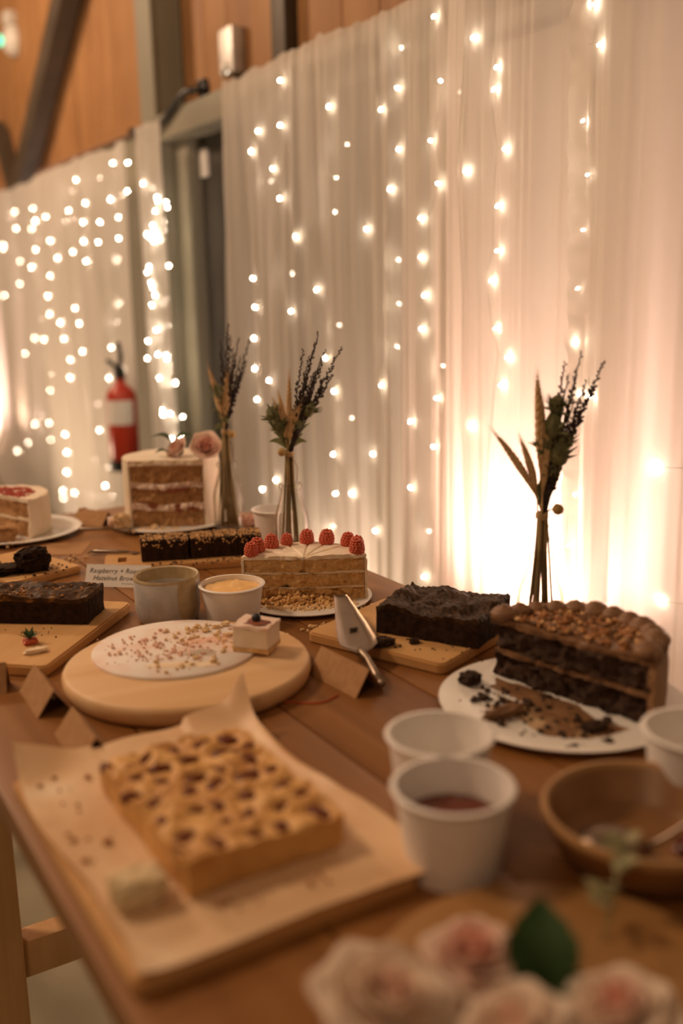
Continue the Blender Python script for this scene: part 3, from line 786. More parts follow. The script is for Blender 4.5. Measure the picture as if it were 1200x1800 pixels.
def raspberry_cake():
    C = (0.748, 1.366, TZ)
    plate('white plate with crumbs under the raspberry topped cake', (0.765, 1.392, TZ), 0.108, 'porcelain', 0.008)
    base = TZ+0.0062
    rot = math.radians(-31.0)          # cut face looks at the camera; half disc lies behind it
    t = thing('raspberry_cake', 'halved vanilla layer cake topped with whole raspberries', 'cake', (C[0], C[1], base), rot)
    R = 0.102; A0, A1 = 4.5, 175.5
    wedge('sponge_layer', 'sponge', t, R-0.004, 0.0, 0.0215, A0+1, A1-1, 0.0059, 1.1, 44, 60, 10)
    wedge('cream_layer', 'cream', t, R-0.003, 0.0215, 0.0245, A0, A1, 0.0028, 2.2, 30, 60, 3)
    wedge('sponge_layer', 'sponge', t, R-0.004, 0.0245, 0.046, A0+1, A1-1, 0.0045, 3.3, 44, 60, 10)
    wedge('cream_layer', 'cream', t, R-0.003, 0.046, 0.0495, A0, A1, 0.0025, 4.4, 30, 60, 3)
    wedge('sponge_layer', 'sponge', t, R-0.004, 0.0495, 0.0705, A0+1, A1-1, 0.0039, 5.5, 44, 60, 10)
    cuts = [90+d for d in (-44, -22, -3, 20, 38, 62)]
    def top(p, u, a):
        z = fz(p, 30, 9.1)*0.0012
        d = min(abs(math.degrees(a)-c)*math.radians(1)*u*R for c in cuts)
        z -= 0.0034*math.exp(-(d/0.0016)**2)
        z -= 0.006*math.exp(-(u*R/0.008)**2)
        if u > 0.93: z -= (u-0.93)*0.03
        return z
    wedge('top_frosting', 'buttercream', t, R, 0.0705, 0.077, A0-0.4, A1+0.4, 0.0022, 6.6, 40, 150, 3, top=top, fr=80)
    wedge('side_frosting', 'buttercream', t, R+0.001, 0.0, 0.0705, A0-0.6, A1+0.6, 0.0020, 7.7, 2, 90, 20, r0=R-0.0035, side=0.0016)
    # collapsed crumb where slices were taken, at the foot of the cut
    rn = random.Random(17)
    for (hx, hw, hh, nn) in ((-0.015, 0.022, 0.020, 150), (0.035, 0.018, 0.012, 90), (-0.06, 0.015, 0.008, 50)):
        m = MB()
        for k in range(nn):
            x = rn.gauss(hx, hw); y = -0.004-abs(rn.gauss(0, 0.010)); r = rn.uniform(0.0014, 0.0048)
            m.blob((x, y, max(0.001, rn.uniform(0, hh)*max(0, 1+y/0.03))), (r, r*rn.uniform(.7, 1.2), r*rn.uniform(.6, 1)), 6, 4, 0.3, rn)
        o = m.build('crumb_heap', 'sponge', t, False); o['kind'] = 'stuff'
    rm = raspberry_mesh(); random.seed(5)
    names = ['raspberry at the left cut corner of the pale cake', 'raspberry just behind the left corner one on the pale cake', 'third raspberry from the left along the pale cake rim',
             'small raspberry left of the centre cut on the pale cake', 'raspberry at the back centre of the pale cake', 'tall raspberry right of the centre cut on the pale cake',
             'backmost of the three raspberries clustered at the right', 'middle of the three raspberries clustered at the right', 'front raspberry at the right cut corner of the pale cake']
    spots = [(-0.086, 0.014, 1.0), (-0.078, 0.036, 1.1), (-0.056, 0.060, 1.05), (-0.032, 0.080, 0.88), (0.002, 0.088, 1.06), (0.036, 0.082, 1.12), (0.071, 0.064, 1.04), (0.088, 0.042, 1.0), (0.087, 0.017, 1.1)]
    for (x, y, s), lb in zip(spots, names):
        o = bpy.data.objects.new('raspberry', rm); COL.objects.link(o)
        wx = C[0]+x*math.cos(rot)-y*math.sin(rot); wy = C[1]+x*math.sin(rot)+y*math.cos(rot)
        o.location = (wx, wy, base+0.0755); o.rotation_euler = (random.uniform(-.12, .12), random.uniform(-.12, .12), random.uniform(0, 6)); o.scale = (s, s, s)
        tag(o, lb, 'raspberry', 'raspberries on the pale cake')
    sp = []
    for (x, y) in ((-0.03, -0.03), (0.0, -0.035), (0.03, -0.03), (0.05, -0.02), (-0.05, -0.02), (0.07, -0.03)):
        sp.append((C[0]+x*math.cos(rot)-y*math.sin(rot), C[1]+x*math.sin(rot)+y*math.cos(rot), 0.014, 0.010))
    crumbs('cake_crumbs', 'pale crumbs strewn before the raspberry cake', 'crumbs', 'crumb_pale', sp, 260, 0.001, 0.0050, 8, base-0.001)
    crumbs('cake_crumbs', 'loose pale crumbs on the table by the raspberry cake plate', 'crumbs', 'crumb_pale', [(0.700, 1.256, 0.02, 0.008), (0.72, 1.235, 0.012, 0.006)], 26, 0.0015, 0.005, 9, TZ)
raspberry_cake()

# ================================================================== BROWNIE SLABS
def slab(parent, lx, ly, h, seed, top_mat, side_mat, lines=False, n=(70, 50, 8), sag=0.006, splits=()):
    def shape(u, v, w):
        x, y = (u-.5)*lx, (v-.5)*ly; z = h*w
        p = Vector((x, y, z)); q = p.copy()
        q += nvec(p, 40, 0.0022, seed)+nvec(p, 130, 0.0010, seed+4)
        if w == 1.0:
            z2 = fz((x, y, 0), 22, seed+2)*sag+abs(fz((x, y, 0), 60, seed+5))*0.0022
            if lines:
                ph = (x*0.85+y*0.5)*620+fz((x, y, 0), 25, seed)*3.2
                z2 += 0.0007*math.sin(ph)
            q.z += z2
        elif w > 0: q.z += fz((x, y, 0), 22, seed+2)*sag*w
        if w == 0: q.z = 0
        return q
    s = boxgrid(n[0], n[1], n[2], lambda u, v, w: shape(u, v, w*0.86), 'crumb_body', side_mat, parent, True, 45)
    def cap(u, v, w):
        g = 1.008
        q = shape(u, v, 1.0 if w == 1 else 0.84+0.14*w); q = Vector((q.x*g, q.y*g, q.z))
        if w < 1:
            q.z += nz((q.x, q.y, 0), 90, seed)*0.003
        return q
    c = boxgrid(n[0]*2 if lines else n[0], n[1]*2 if lines else n[1], 2, cap, 'crust', top_mat, parent, True, 45)
    return s, c

def right_brownie():
    d = Vector((0.357, -0.934)); ang = math.atan2(d.y, d.x)
    board('pale wooden board under the crackled dark brownie slab', (0.800, 1.140, TZ), 0.235, 0.200, 0.016, ang)
    z = TZ+0.0162
    t = thing('brownie_slab', 'thick dark brownie slab with finely crackled top', 'brownie', (0.838, 1.112, z), math.atan2(-0.877, 0.48))
    slab(t, 0.158, 0.122, 0.042, 3.7, 'brownie_top', 'brownie_side', True, (56, 44, 8), 0.009)
    lump('brownie_crumb', 'dark brownie lump lying beside the cake server on the board', 'brownie piece', 'crumb_dark', (0.722, 1.098, z), (0.030, 0.020, 0.012), 2.3, 14, 0.5)
    lump('brownie_crumb', 'small dark brownie fragment between server and slab', 'brownie piece', 'crumb_dark', (0.765, 1.083, z), (0.014, 0.010, 0.007), 5.3, 10, 0.5)
    crumbs('brownie_crumbs', 'dark crumbs scattered on the board before the crackled brownie', 'crumbs', 'crumb_dark', [(0.745, 1.09, 0.03, 0.03), (0.79, 1.02, 0.02, 0.02), (0.72, 1.12, 0.015, 0.015)], 40, 0.0007, 0.0022, 4, z)
right_brownie()

def server():
    h = Vector((0.657, 1.003, 0.7585)); n = Vector((0.668, 1.066, 0.778)); tip = Vector((0.742, 1.243, 0.800))
    t = thing('cake_server', 'silver cake server leaning against the brownie board', 'cake server', (h.x, h.y, TZ))
    o0 = Vector((h.x, h.y, TZ))
    ax = (tip-n).normalized(); side = Vector((ax.y, -ax.x, 0)).normalized(); up = side.cross(ax).normalized()
    if up.z < 0: up = -up
    L = (tip-n).length
    prof = [(0.0, 0.006), (0.012, 0.017), (0.024, 0.0255), (0.045, 0.0265), (0.09, 0.0225), (0.14, 0.0165), (L-0.012, 0.0115), (L, 0.0095)]
    V = []; F = []
    for lay in (0.0, -0.0014):
        for (s, wd) in prof:
            for k in (-1, -0.5, 0, 0.5, 1):
                V.append(n+ax*s+side*wd*k+up*(lay+0.0012*k*k)-o0)
    m = len(prof); 
    for i in range(m-1):
        for k in range(4):
            a = i*5+k; F.append((a, a+1, a+6, a+5)); b = a+m*5; F.append((b, b+5, b+6, b+1))
    bord = [i*5 for i in range(m)]+[(m-1)*5+k for k in range(1, 5)]+[i*5+4 for i in range(m-2, -1, -1)]+[3, 2, 1]
    for i in range(len(bord)):
        a, b = bord[i], bord[(i+1) % len(bord)]; F.append((a, a+m*5, b+m*5, b))
    pydata('blade', V, F, 'steel', t)
    mm = MB(); P = [n+ax*0.012-o0, n-o0, n.lerp(h, 0.3)-o0+Vector((0, 0, 0.004)), n.lerp(h, 0.7)-o0, h-o0]
    mm.tube(P, [0.0045, 0.0045, 0.0042, 0.0055, 0.0052], 12); mm.blob(h-o0, 0.0056, 12, 8)
    mm.build('handle', 'steel', t)
    lump('chocolate_smear', '', '', 'crumb_dark', n+ax*0.07+up*0.0012-o0, (0.012, 0.006, 0.002), 3, 8, 0.4, t)
server()
tent('kraft tent card beneath the cake server handle', (0.632, 1.052, TZ), 0.108, 0.044, 0.034, math.radians(94))

# ================================================================== CHOCOLATE CAKE
def chocolate_cake():
    C = (0.822, 0.842, TZ)
    plate('white plate smeared with chocolate under the half chocolate cake', (0.812, 0.840, TZ), 0.148, 'porcelain', 0.010)
    base = TZ+0.0062; rot = math.radians(-78.0)
    t = thing('chocolate_cake', 'half chocolate layer cake with piped rim and chopped nut topping', 'cake', (C[0], C[1], base), rot)
    R = 0.116
    wedge('sponge_layer', 'choc_sponge', t, R-0.004, 0, 0.031, 2, 178, 0.0075, 1.7, 26, 56, 8)
    wedge('cream_layer', 'choc_cream', t, R-0.006, 0.031, 0.0375, 1, 179, 0.003, 2.7, 26, 56, 3)
    wedge('sponge_layer', 'choc_sponge', t, R-0.004, 0.0375, 0.069, 2, 178, 0.0065, 3.7, 26, 56, 8)
    def top(p, u, a): return fz(p, 40, 4)*0.0025
    wedge('top_frosting', 'choc_cream', t, R, 0.069, 0.077, 1, 179, 0.003, 4.7, 26, 80, 3, top=top)
    wedge('side_frosting', 'choc_side', t, R+0.001, 0.0, 0.070, 0.6, 171, 0.002, 5.7, 2, 90, 14, r0=R-0.007, side=0.0018)
    # piped swirls along the rim
    rnd = random.Random(2)
    proto = None
    for k in range(13):
        a = math.radians(5+170*k/12)
        if proto is None:
            m = MB(); P = []; rr = []
            for i in range(40):
                s = i/39; b = s*2.6*2*PI; q = 0.0100*(1-s)**0.7
                P.append((q*math.cos(b), q*math.sin(b), 0.005+0.009*s)); rr.append(0.0076*(1-s*0.35))
            m.tube(P, rr, 8); proto = m.build('piped_swirl', 'choc_pipe', t); o = proto
        else:
            o = proto.copy(); COL.objects.link(o); o.parent = t
        o.location = ((R-0.014)*math.cos(a), (R-0.014)*math.sin(a), 0.076); o.rotation_euler = (0, 0, rnd.uniform(0, 6)); s = rnd.uniform(0.95, 1.15); o.scale = (s, s, s*0.95)
    for nm, mt, n, sd in (('nut_topping', 'nut_amber', 230, 3), ('nut_crumble', 'nut_pale', 60, 5), ('chocolate_topping', 'choc_cream', 130, 6)):
        rn = random.Random(sd); m = MB()
        for k in range(n):
            a = rn.uniform(0.05, PI-0.05); r = R*0.80*math.sqrt(rn.uniform(0.01, 1))
            s = rn.uniform(0.002, 0.0052)
            m.blob((r*math.cos(a), r*math.sin(a)+0.002, 0.0785+rn.uniform(0, 0.004)), (s, s*rn.uniform(.6, 1), s*rn.uniform(.5, .9)), 6, 4, 0.3, rn)
        o = m.build(nm, mt, t, False); o['kind'] = 'stuff'
    # broken pieces and smears on the plate, on the cut side
    def W(x, y): return (C[0]+x*math.cos(rot)-y*math.sin(rot), C[1]+x*math.sin(rot)+y*math.cos(rot))
    def smear(label, pts, mt, zz, seed):
        n = len(pts); V = [Vector((0, 0, 0))]; F = []
        cx = sum(p[0] for p in pts)/n; cy = sum(p[1] for p in pts)/n
        N = 48; ring = []
        for k in range(N):
            f = k/N*n; i = int(f); s = f-i; a, b = pts[i % n], pts[(i+1) % n]
            x = a[0]*(1-s)+b[0]*s; y = a[1]*(1-s)+b[1]*s
            j = 1+0.16*nz((x, y, 0), 60, seed); ring.append((cx+(x-cx)*j, cy+(y-cy)*j))
        V = []; L = 6
        for l in range(L+1):
            f = l/L
            for (x, y) in ring:
                px, py = cx+(x-cx)*f, cy+(y-cy)*f
                wx, wy = W(px, py); V.append((wx, wy, base-0.0006+(0.0032*(1-f**3))*(0.6+0.5*fz((px, py, 0), 70, seed))))
        F = []
        for l in range(L):
            for k in range(N): a = l*N+k; b = l*N+(k+1) % N; F.append((a, b, b+N, a+N))
        o = pydata('chocolate_smear', V, F, mt); tag(o, label, 'smear')
    smear('broad flat smear of chocolate cream on the plate before the cake', [(-0.10, -0.006), (-0.085, -0.035), (-0.03, -0.045), (0.01, -0.05), (0.045, -0.06), (0.06, -0.03), (0.03, -0.008), (-0.03, -0.006)], 'choc_cream', 0, 2.0)
    smear('streaky chocolate smear at the near side of the plate', [(-0.02, -0.055), (0.02, -0.06), (0.06, -0.08), (0.07, -0.055), (0.04, -0.052)], 'choc_smear', 0, 5.0)
    smear('wide tan smear covering the near half of the chocolate cake plate', [(-0.07, -0.05), (-0.01, -0.085), (0.05, -0.105), (0.10, -0.085), (0.105, -0.02), (0.05, -0.035), (0.0, -0.05)], 'choc_smear', 0, 8.0)
    x, y = W(-0.112, -0.048); lump('chocolate_piece', 'dark chocolate cake lump on the white rim of the plate', 'cake piece', 'crumb_dark', (x, y, base+0.001), (0.026, 0.020, 0.014), 1.2, 14, 0.5)
    x, y = W(-0.02, -0.095); lump('chocolate_piece', 'chocolate crumb lump at the near side of the plate', 'cake piece', 'choc_cream', (x, y, base-0.001), (0.05, 0.02, 0.012), 6.2, 14, 0.5)
    x, y = W(0.075, -0.055); lump('chocolate_piece', 'broken chocolate cake fragment before the cut face', 'cake piece', 'choc_sponge', (x, y, base-0.001), (0.030, 0.018, 0.010), 9.2, 12, 0.5)
    sp = [(*W(-0.07, -0.06), 0.02, 0.02), (*W(0.0, -0.075), 0.03, 0.02), (*W(0.07, -0.07), 0.02, 0.02), (*W(-0.02, -0.03), 0.03, 0.012)]
    crumbs('chocolate_crumbs', 'dark crumbs strewn over the chocolate cake plate', 'crumbs', 'crumb_dark', sp, 150, 0.001, 0.006, 12, base-0.001)
    crumbs('chocolate_crumbs', 'pale nut bits by the foot of the chocolate cake', 'crumbs', 'nut_pale', sp, 16, 0.0015, 0.004, 13, base-0.001)
chocolate_cake()

# ================================================================== TUBS, MUG, BOWL
tub('nearest white paper tub holding dark red berry sauce', (0.487, 0.632, TZ), 0.053, 0.041, 0.080, 'berry_sauce', 0.047)
tub('empty white paper tub standing just behind the berry sauce tub', (0.540, 0.722, TZ), 0.052, 0.041, 0.080, 'paper_white', 0.026)
tub('white paper tub between the brown bowl and chocolate cake', (0.752, 0.590, TZ), 0.052, 0.041, 0.080, 'paper_white', 0.03)
tub('white paper tub of orange curd beside the grey mug', (0.616, 1.360, TZ), 0.050, 0.040, 0.062, 'curd', 0.054)
tub('white paper tub half hidden behind the middle flower bottle', (0.905, 1.775, TZ), 0.044, 0.036, 0.070, 'paper_white', 0.04)

def mug():
    t = thing('ceramic_pot', 'grey stoneware pot with tan drip down its side', 'pot', (0.536, 1.428, TZ))
    R = 0.0515; h = 0.074
    lathe('body', [(0, 0), (0.043, 0), (0.0465, 0.004), (R-0.001, 0.02), (R, h-0.003), (R-0.0015, h), (R-0.005, h-0.002), (R-0.0055, 0.02), (R-0.010, 0.007), (0, 0.006)], 'stoneware', t, 56)
    lathe('rim_band', [(R-0.0053, h-0.02), (R-0.005, h-0.0015), (R-0.0015, h+0.0005), (R+0.0004, h-0.003), (R+0.0002, h-0.0045)], 'stoneware_tan', t, 56)
    # tan drip on the outside: a curved patch a hair proud of the wall
    V = []; F = []; n = 18; k_ = 12
    for k in range(k_+1):
        f = k/k_; z = h-0.003-(h-0.006)*f
        for i in range(n+1):
            wv = 0.26+0.13*math.sin(f*3.0+0.6)+0.05*noise.noise(Vector((f*4, 3, 1)))
            a = math.radians(-72)+(i/n-0.5)*2*wv; rr = (R if z > 0.02 else 0.0465+(R-0.0475)*(z-0.004)/0.016)+0.0009*math.sin(PI*i/n)
            V.append((rr*math.cos(a), rr*math.sin(a), z))
    for k in range(k_):
        for i in range(n): a = k*(n+1)+i; F.append((a, a+1, a+n+2, a+n+1))
    pydata('drip', V, F, 'stoneware_tan', t)
    def fn(p): return Vector((p.x, p.y, p.z+0.001*fz(p, 60)))
    lathe('contents', [(0.045*k/8, 0.046) for k in range(9)], 'smear_grey', t, 32, fn=fn)
mug()

def bowl():
    t = thing('stoneware_bowl', 'brown stoneware bowl holding a steel tea light dish', 'bowl', (0.634, 0.548, TZ))
    R = 0.090; h = 0.052
    lathe('bowl_body', [(0, 0), (0.055, 0), (0.062, 0.004), (0.078, 0.018), (R-0.001, h-0.004), (R, h-0.001), (R-0.003, h+0.0005), (R-0.007, h-0.003), (0.074, 0.018), (0.06, 0.008), (0, 0.006)], 'brown_stoneware', t, 64)
    lathe('bowl_rim', [(R-0.0075, h-0.004), (R-0.0045, h+0.001), (R-0.001, h+0.001), (R+0.0006, h-0.002), (R-0.001, h-0.007)], 'brown_rim', t, 64)
    d = thing('dessert_spoon', 'shiny steel spoon bowl lying upturned in the brown bowl', 'spoon', (0.606, 0.562, TZ+0.008), math.radians(-31))
    def fn(p): return Vector((p.x*1.5, p.y*1.15, p.z*1.5))
    lathe('spoon_bowl', [(0, 0.016), (0.010, 0.0155), (0.018, 0.012), (0.0235, 0.004), (0.024, 0.0), (0.0225, 0.003), (0.017, 0.010), (0.009, 0.0135), (0, 0.014)], 'steel', d, 32, fn=fn)
    m = MB(); m.tube([(0.028, 0, 0.004), (0.045, -0.004, 0.016), (0.070, -0.012, 0.040), (0.105, -0.025, 0.062)], [0.003, 0.0025, 0.0025, 0.0035], 8); m.build('spoon_handle', 'steel', d)
    o = lump('dark_fruit', 'dark stewed fruit lying in the brown bowl', 'fruit', 'berry_sauce', (0.672, 0.520, TZ+0.009), (0.04, 0.03, 0.014), 4.4, 12, 0.3)
bowl()

# ================================================================== ROUND BOARD with white card and cheesecake
def round_board():
    o = lathe('round_board', [(0, 0), (0.155, 0), (0.161, 0.004), (0.163, 0.012), (0.163, 0.020), (0.160, 0.025), (0.157, 0.026), (0, 0.026)], 'pine_disc', None, 96)
    tag(o, 'thick round pine board with a crumb covered white disc', 'board'); place(o, (0.466, 1.180, TZ), math.radians(-8))
    z = TZ+0.0262
    p = plate('flat white cake disc covered in pink crumbs on the round board', (0.468, 1.226, z), 0.113, 'iced_card', flat=True, name='cake_disc')
    z += 0.0041
    crumbs('cheesecake_crumbs', 'pink crumbs spread across the white cake disc', 'crumbs', 'crumb_pink', [(0.50, 1.22, 0.03, 0.025), (0.43, 1.27, 0.03, 0.02), (0.47, 1.20, 0.03, 0.02), (0.42, 1.22, 0.025, 0.02)], 170, 0.001, 0.0042, 21, z)
    crumbs('biscuit_crumbs', 'pale biscuit crumbs on the white cake disc', 'crumbs', 'crumb_pale', [(0.53, 1.20, 0.02, 0.02), (0.50, 1.25, 0.03, 0.02), (0.46, 1.16, 0.03, 0.015), (0.53, 1.27, 0.015, 0.008)], 110, 0.0015, 0.0055, 22, z)
    # knife scrape left in the icing
    rnd = random.Random(6)
    def sm(label, cx, cy, lx, ly, rz, mt, seed):
        V = []; F = []; N = 40; L = 5
        for l in range(L+1):
            f = l/L
            for k in range(N):
                a = 2*PI*k/N; j = 1+0.28*nz((math.cos(a), math.sin(a), 0), 2.2, seed)
                x = lx*f*j*math.cos(a); y = ly*f*j*math.sin(a)
                V.append((x, y, 0.0002+0.0022*(1-f**2)*(0.6+0.6*fz((x, y, 0), 90, seed))))
        for l in range(L):
            for k in range(N): a = l*N+k; b = l*N+(k+1) % N; F.append((a, b, b+N, a+N))
        o = pydata('icing_smear', V, F, mt); tag(o, label, 'smear'); place(o, (cx, cy, z-0.0002), rz)
    sm('grey scraped patch in the middle of the white cake disc', 0.486, 1.182, 0.022, 0.013, -0.4, 'smear_grey', 2)
    sm('pink icing smear at the back of the white cake disc', 0.512, 1.225, 0.034, 0.014, -0.3, 'crumb_pink', 5)
    sm('long pale icing smear along the near side of the disc', 0.45, 1.155, 0.05, 0.010, -0.5, 'cream', 8)
    # mini cheesecake square
    t = thing('cheesecake_square', 'small square cheesecake with a dark berry on top', 'cheesecake', (0.558, 1.158, z), math.radians(-50))
    def blk(z0, z1, s, amp, seed):
        def fn(u, v, w):
            p = Vector(((u-.5)*s[0], (v-.5)*s[1], z0+(z1-z0)*w)); return p+nvec(p, 60, amp, seed)
        return fn
    boxgrid(14, 14, 3, blk(0.0005, 0.007, (0.050, 0.046), 0.0015, 1), 'biscuit_base', 'sponge', t)
    boxgrid(14, 14, 8, blk(0.007, 0.032, (0.049, 0.045), 0.0008, 2), 'cheese_layer', 'buttercream', t)
    boxgrid(18, 18, 3, blk(0.032, 0.037, (0.051, 0.047), 0.0022, 3), 'fruit_glaze', 'pink_cream', t)
    o = lump('jam_patch', '', '', 'red_filling', (0.004, -0.004, 0.0355), (0.030, 0.024, 0.004), 3, 10, 0.4, t)
    m = MB(); m.blob((0.002, -0.004, 0.044), (0.0065, 0.0065, 0.006), 12, 8); m.build('berry', 'blueberry', t)
round_board()

# ================================================================== FRONT TRAYBAKE ON PARCHMENT
def traybake():
    board('wide brown board at the table corner under the baking paper', (0.316, 0.802, TZ), 0.254, 0.364, 0.016, 0.0, 'board_wood', 0.008)
    z = TZ+0.0163
    # crumpled sheet
    V = []; F = []; nx, ny = 60, 80
    x0, x1, y0, y1 = 0.193, 0.466, 0.622, 1.006
    for i in range(nx+1):
        for j in range(ny+1):
            u, v = i/nx, j/ny; x, y = x0+(x1-x0)*u, y0+(y1-y0)*v
            h = 0.0008+abs(fz((x, y, 0), 14, 3))*0.0018
            e = max(0, (v-0.86)/0.14); h += e*e*(0.006+0.010*math.sin(u*9+0.5)**2)*(1 if u < 0.33 or u > 0.72 else 0.25)   # back edge curls
            e = max(0, (0.09-u)/0.09); h += e*e*0.004
            e = max(0, (u-0.90)/0.10); h += e*e*0.010*(0.4+v)
            c = max(0, 1-math.hypot((1-u)*1.3, (1-v)*2.2)/0.26); h += c*c*0.030
            c = max(0, 1-math.hypot(u*1.2, (1-v)*1.6)/0.28); h += c*c*0.022
            wx = x-0.014*math.sin(v*2.6)*(u) + (0.006*math.sin(v*7) if u in (0, 1) else 0); wy = y+0.012*(u-0.5)*math.sin(u*5)
            V.append((wx, wy, z+h))
    for i in range(nx):
        for j in range(ny): a = i*(ny+1)+j; F.append((a, a+ny+1, a+ny+2, a+1))
    o = pydata('baking_paper', V, F, 'parchment'); tag(o, 'crumpled sheet of baking paper beneath the golden traybake', 'baking paper')
    zt = z+0.003
    t = thing('traybake', 'golden lattice topped jam traybake on crumpled paper', 'traybake', (0.335, 0.800, zt))
    lx, ly, h = 0.150, 0.222, 0.030
    random.seed(8)
    holes = []
    for i in range(5):
        for j in range(7):
            holes.append(((i+0.5)/5*lx-lx/2+random.uniform(-.006, .006)+(0.006 if j % 2 else -0.006), (j+0.5)/7*ly-ly/2+random.uniform(-.008, .008), random.uniform(0.0085, 0.0165), random.uniform(0, 3)))
    def topz(x, y):
        zz = fz((x, y, 0), 45, 5)*0.0065
        for hx, hy, hr, ha in holes:
            dx, dy = x-hx, y-hy
            if abs(dx) < 0.03 and abs(dy) < 0.03:
                ca, sa = math.cos(ha), math.sin(ha); a, b = dx*ca+dy*sa, (-dx*sa+dy*ca)*1.6
                zz -= 0.0095*math.exp(-(a*a+b*b)/(hr*hr*0.55))
        return zz
    def fn(u, v, w):
        x, y, zz = (u-.5)*lx, (v-.5)*ly, h*w
        p = Vector((x, y, zz)); q = p+nvec(p, 35, 0.003, 4)
        if w == 1: q.z = h+topz(x, y)
        if w == 0: q.z = 0
        return q
    boxgrid(70, 100, 6, fn, 'crust', 'tart_top', t, True, 60)
    proto = None
    for hx, hy, hr, ha in holes:
        m = MB(); m.blob((0, 0, 0), (hr*0.90, hr*0.58, 0.0050), 10, 6, 0.22, random)
        o = m.build('jam_pool', 'jam', t); o.location = (hx, hy, h-0.0042); o.rotation_euler = (0, 0, ha)
    lump('fruit_peel', 'pale curl of leftover fruit lying on the near corner of the paper', 'fruit piece', 'pear_skin', (0.226, 0.708, z+0.002), (0.045, 0.034, 0.026), 3.3, 14, 0.25)
    crumbs('pastry_crumbs', 'orange brown pastry crumbs on the baking paper', 'crumbs', 'nut_amber', [(0.23, 0.82, 0.02, 0.04), (0.33, 0.66, 0.05, 0.008), (0.235, 0.92, 0.018, 0.02)], 26, 0.0015, 0.005, 31, z+0.0015)
traybake()
m = MB(); m.blob((0, 0, 0.0075), (0.0082, 0.0082, 0.0075), 14, 10); m.tube([(0, 0, 0.0145), (0, 0, 0.0155)], [0.0028, 0.0034], 8)
tag(place(m.build('blueberry', 'blueberry'), (0.470, 1.003, TZ)), 'single blueberry on the table behind the traybake', 'blueberry')
tent('open kraft tent card behind the baking paper, nearest one', (0.287, 1.055, TZ), 0.100, 0.046, 0.030, math.radians(88))
tent('kraft tent card beside the round board front', (0.284, 1.212, TZ), 0.104, 0.044, 0.032, math.radians(88))
tent('kraft tent card at the picture edge before the strawberry board', (0.226, 1.292, TZ), 0.060, 0.040, 0.036, math.radians(-20))
m = MB(); P = []
for k in range(24):
    s = k/23; P.append((0.50+0.10*s, 1.028+0.012*math.sin(s*7)-0.02*s+0.03*(1-s)*s, TZ+0.0011))
m.tube(P, 0.0011, 6); tag(m.build('red_thread', 'red_thread'), 'thin red thread curling on the table by the round board', 'thread')

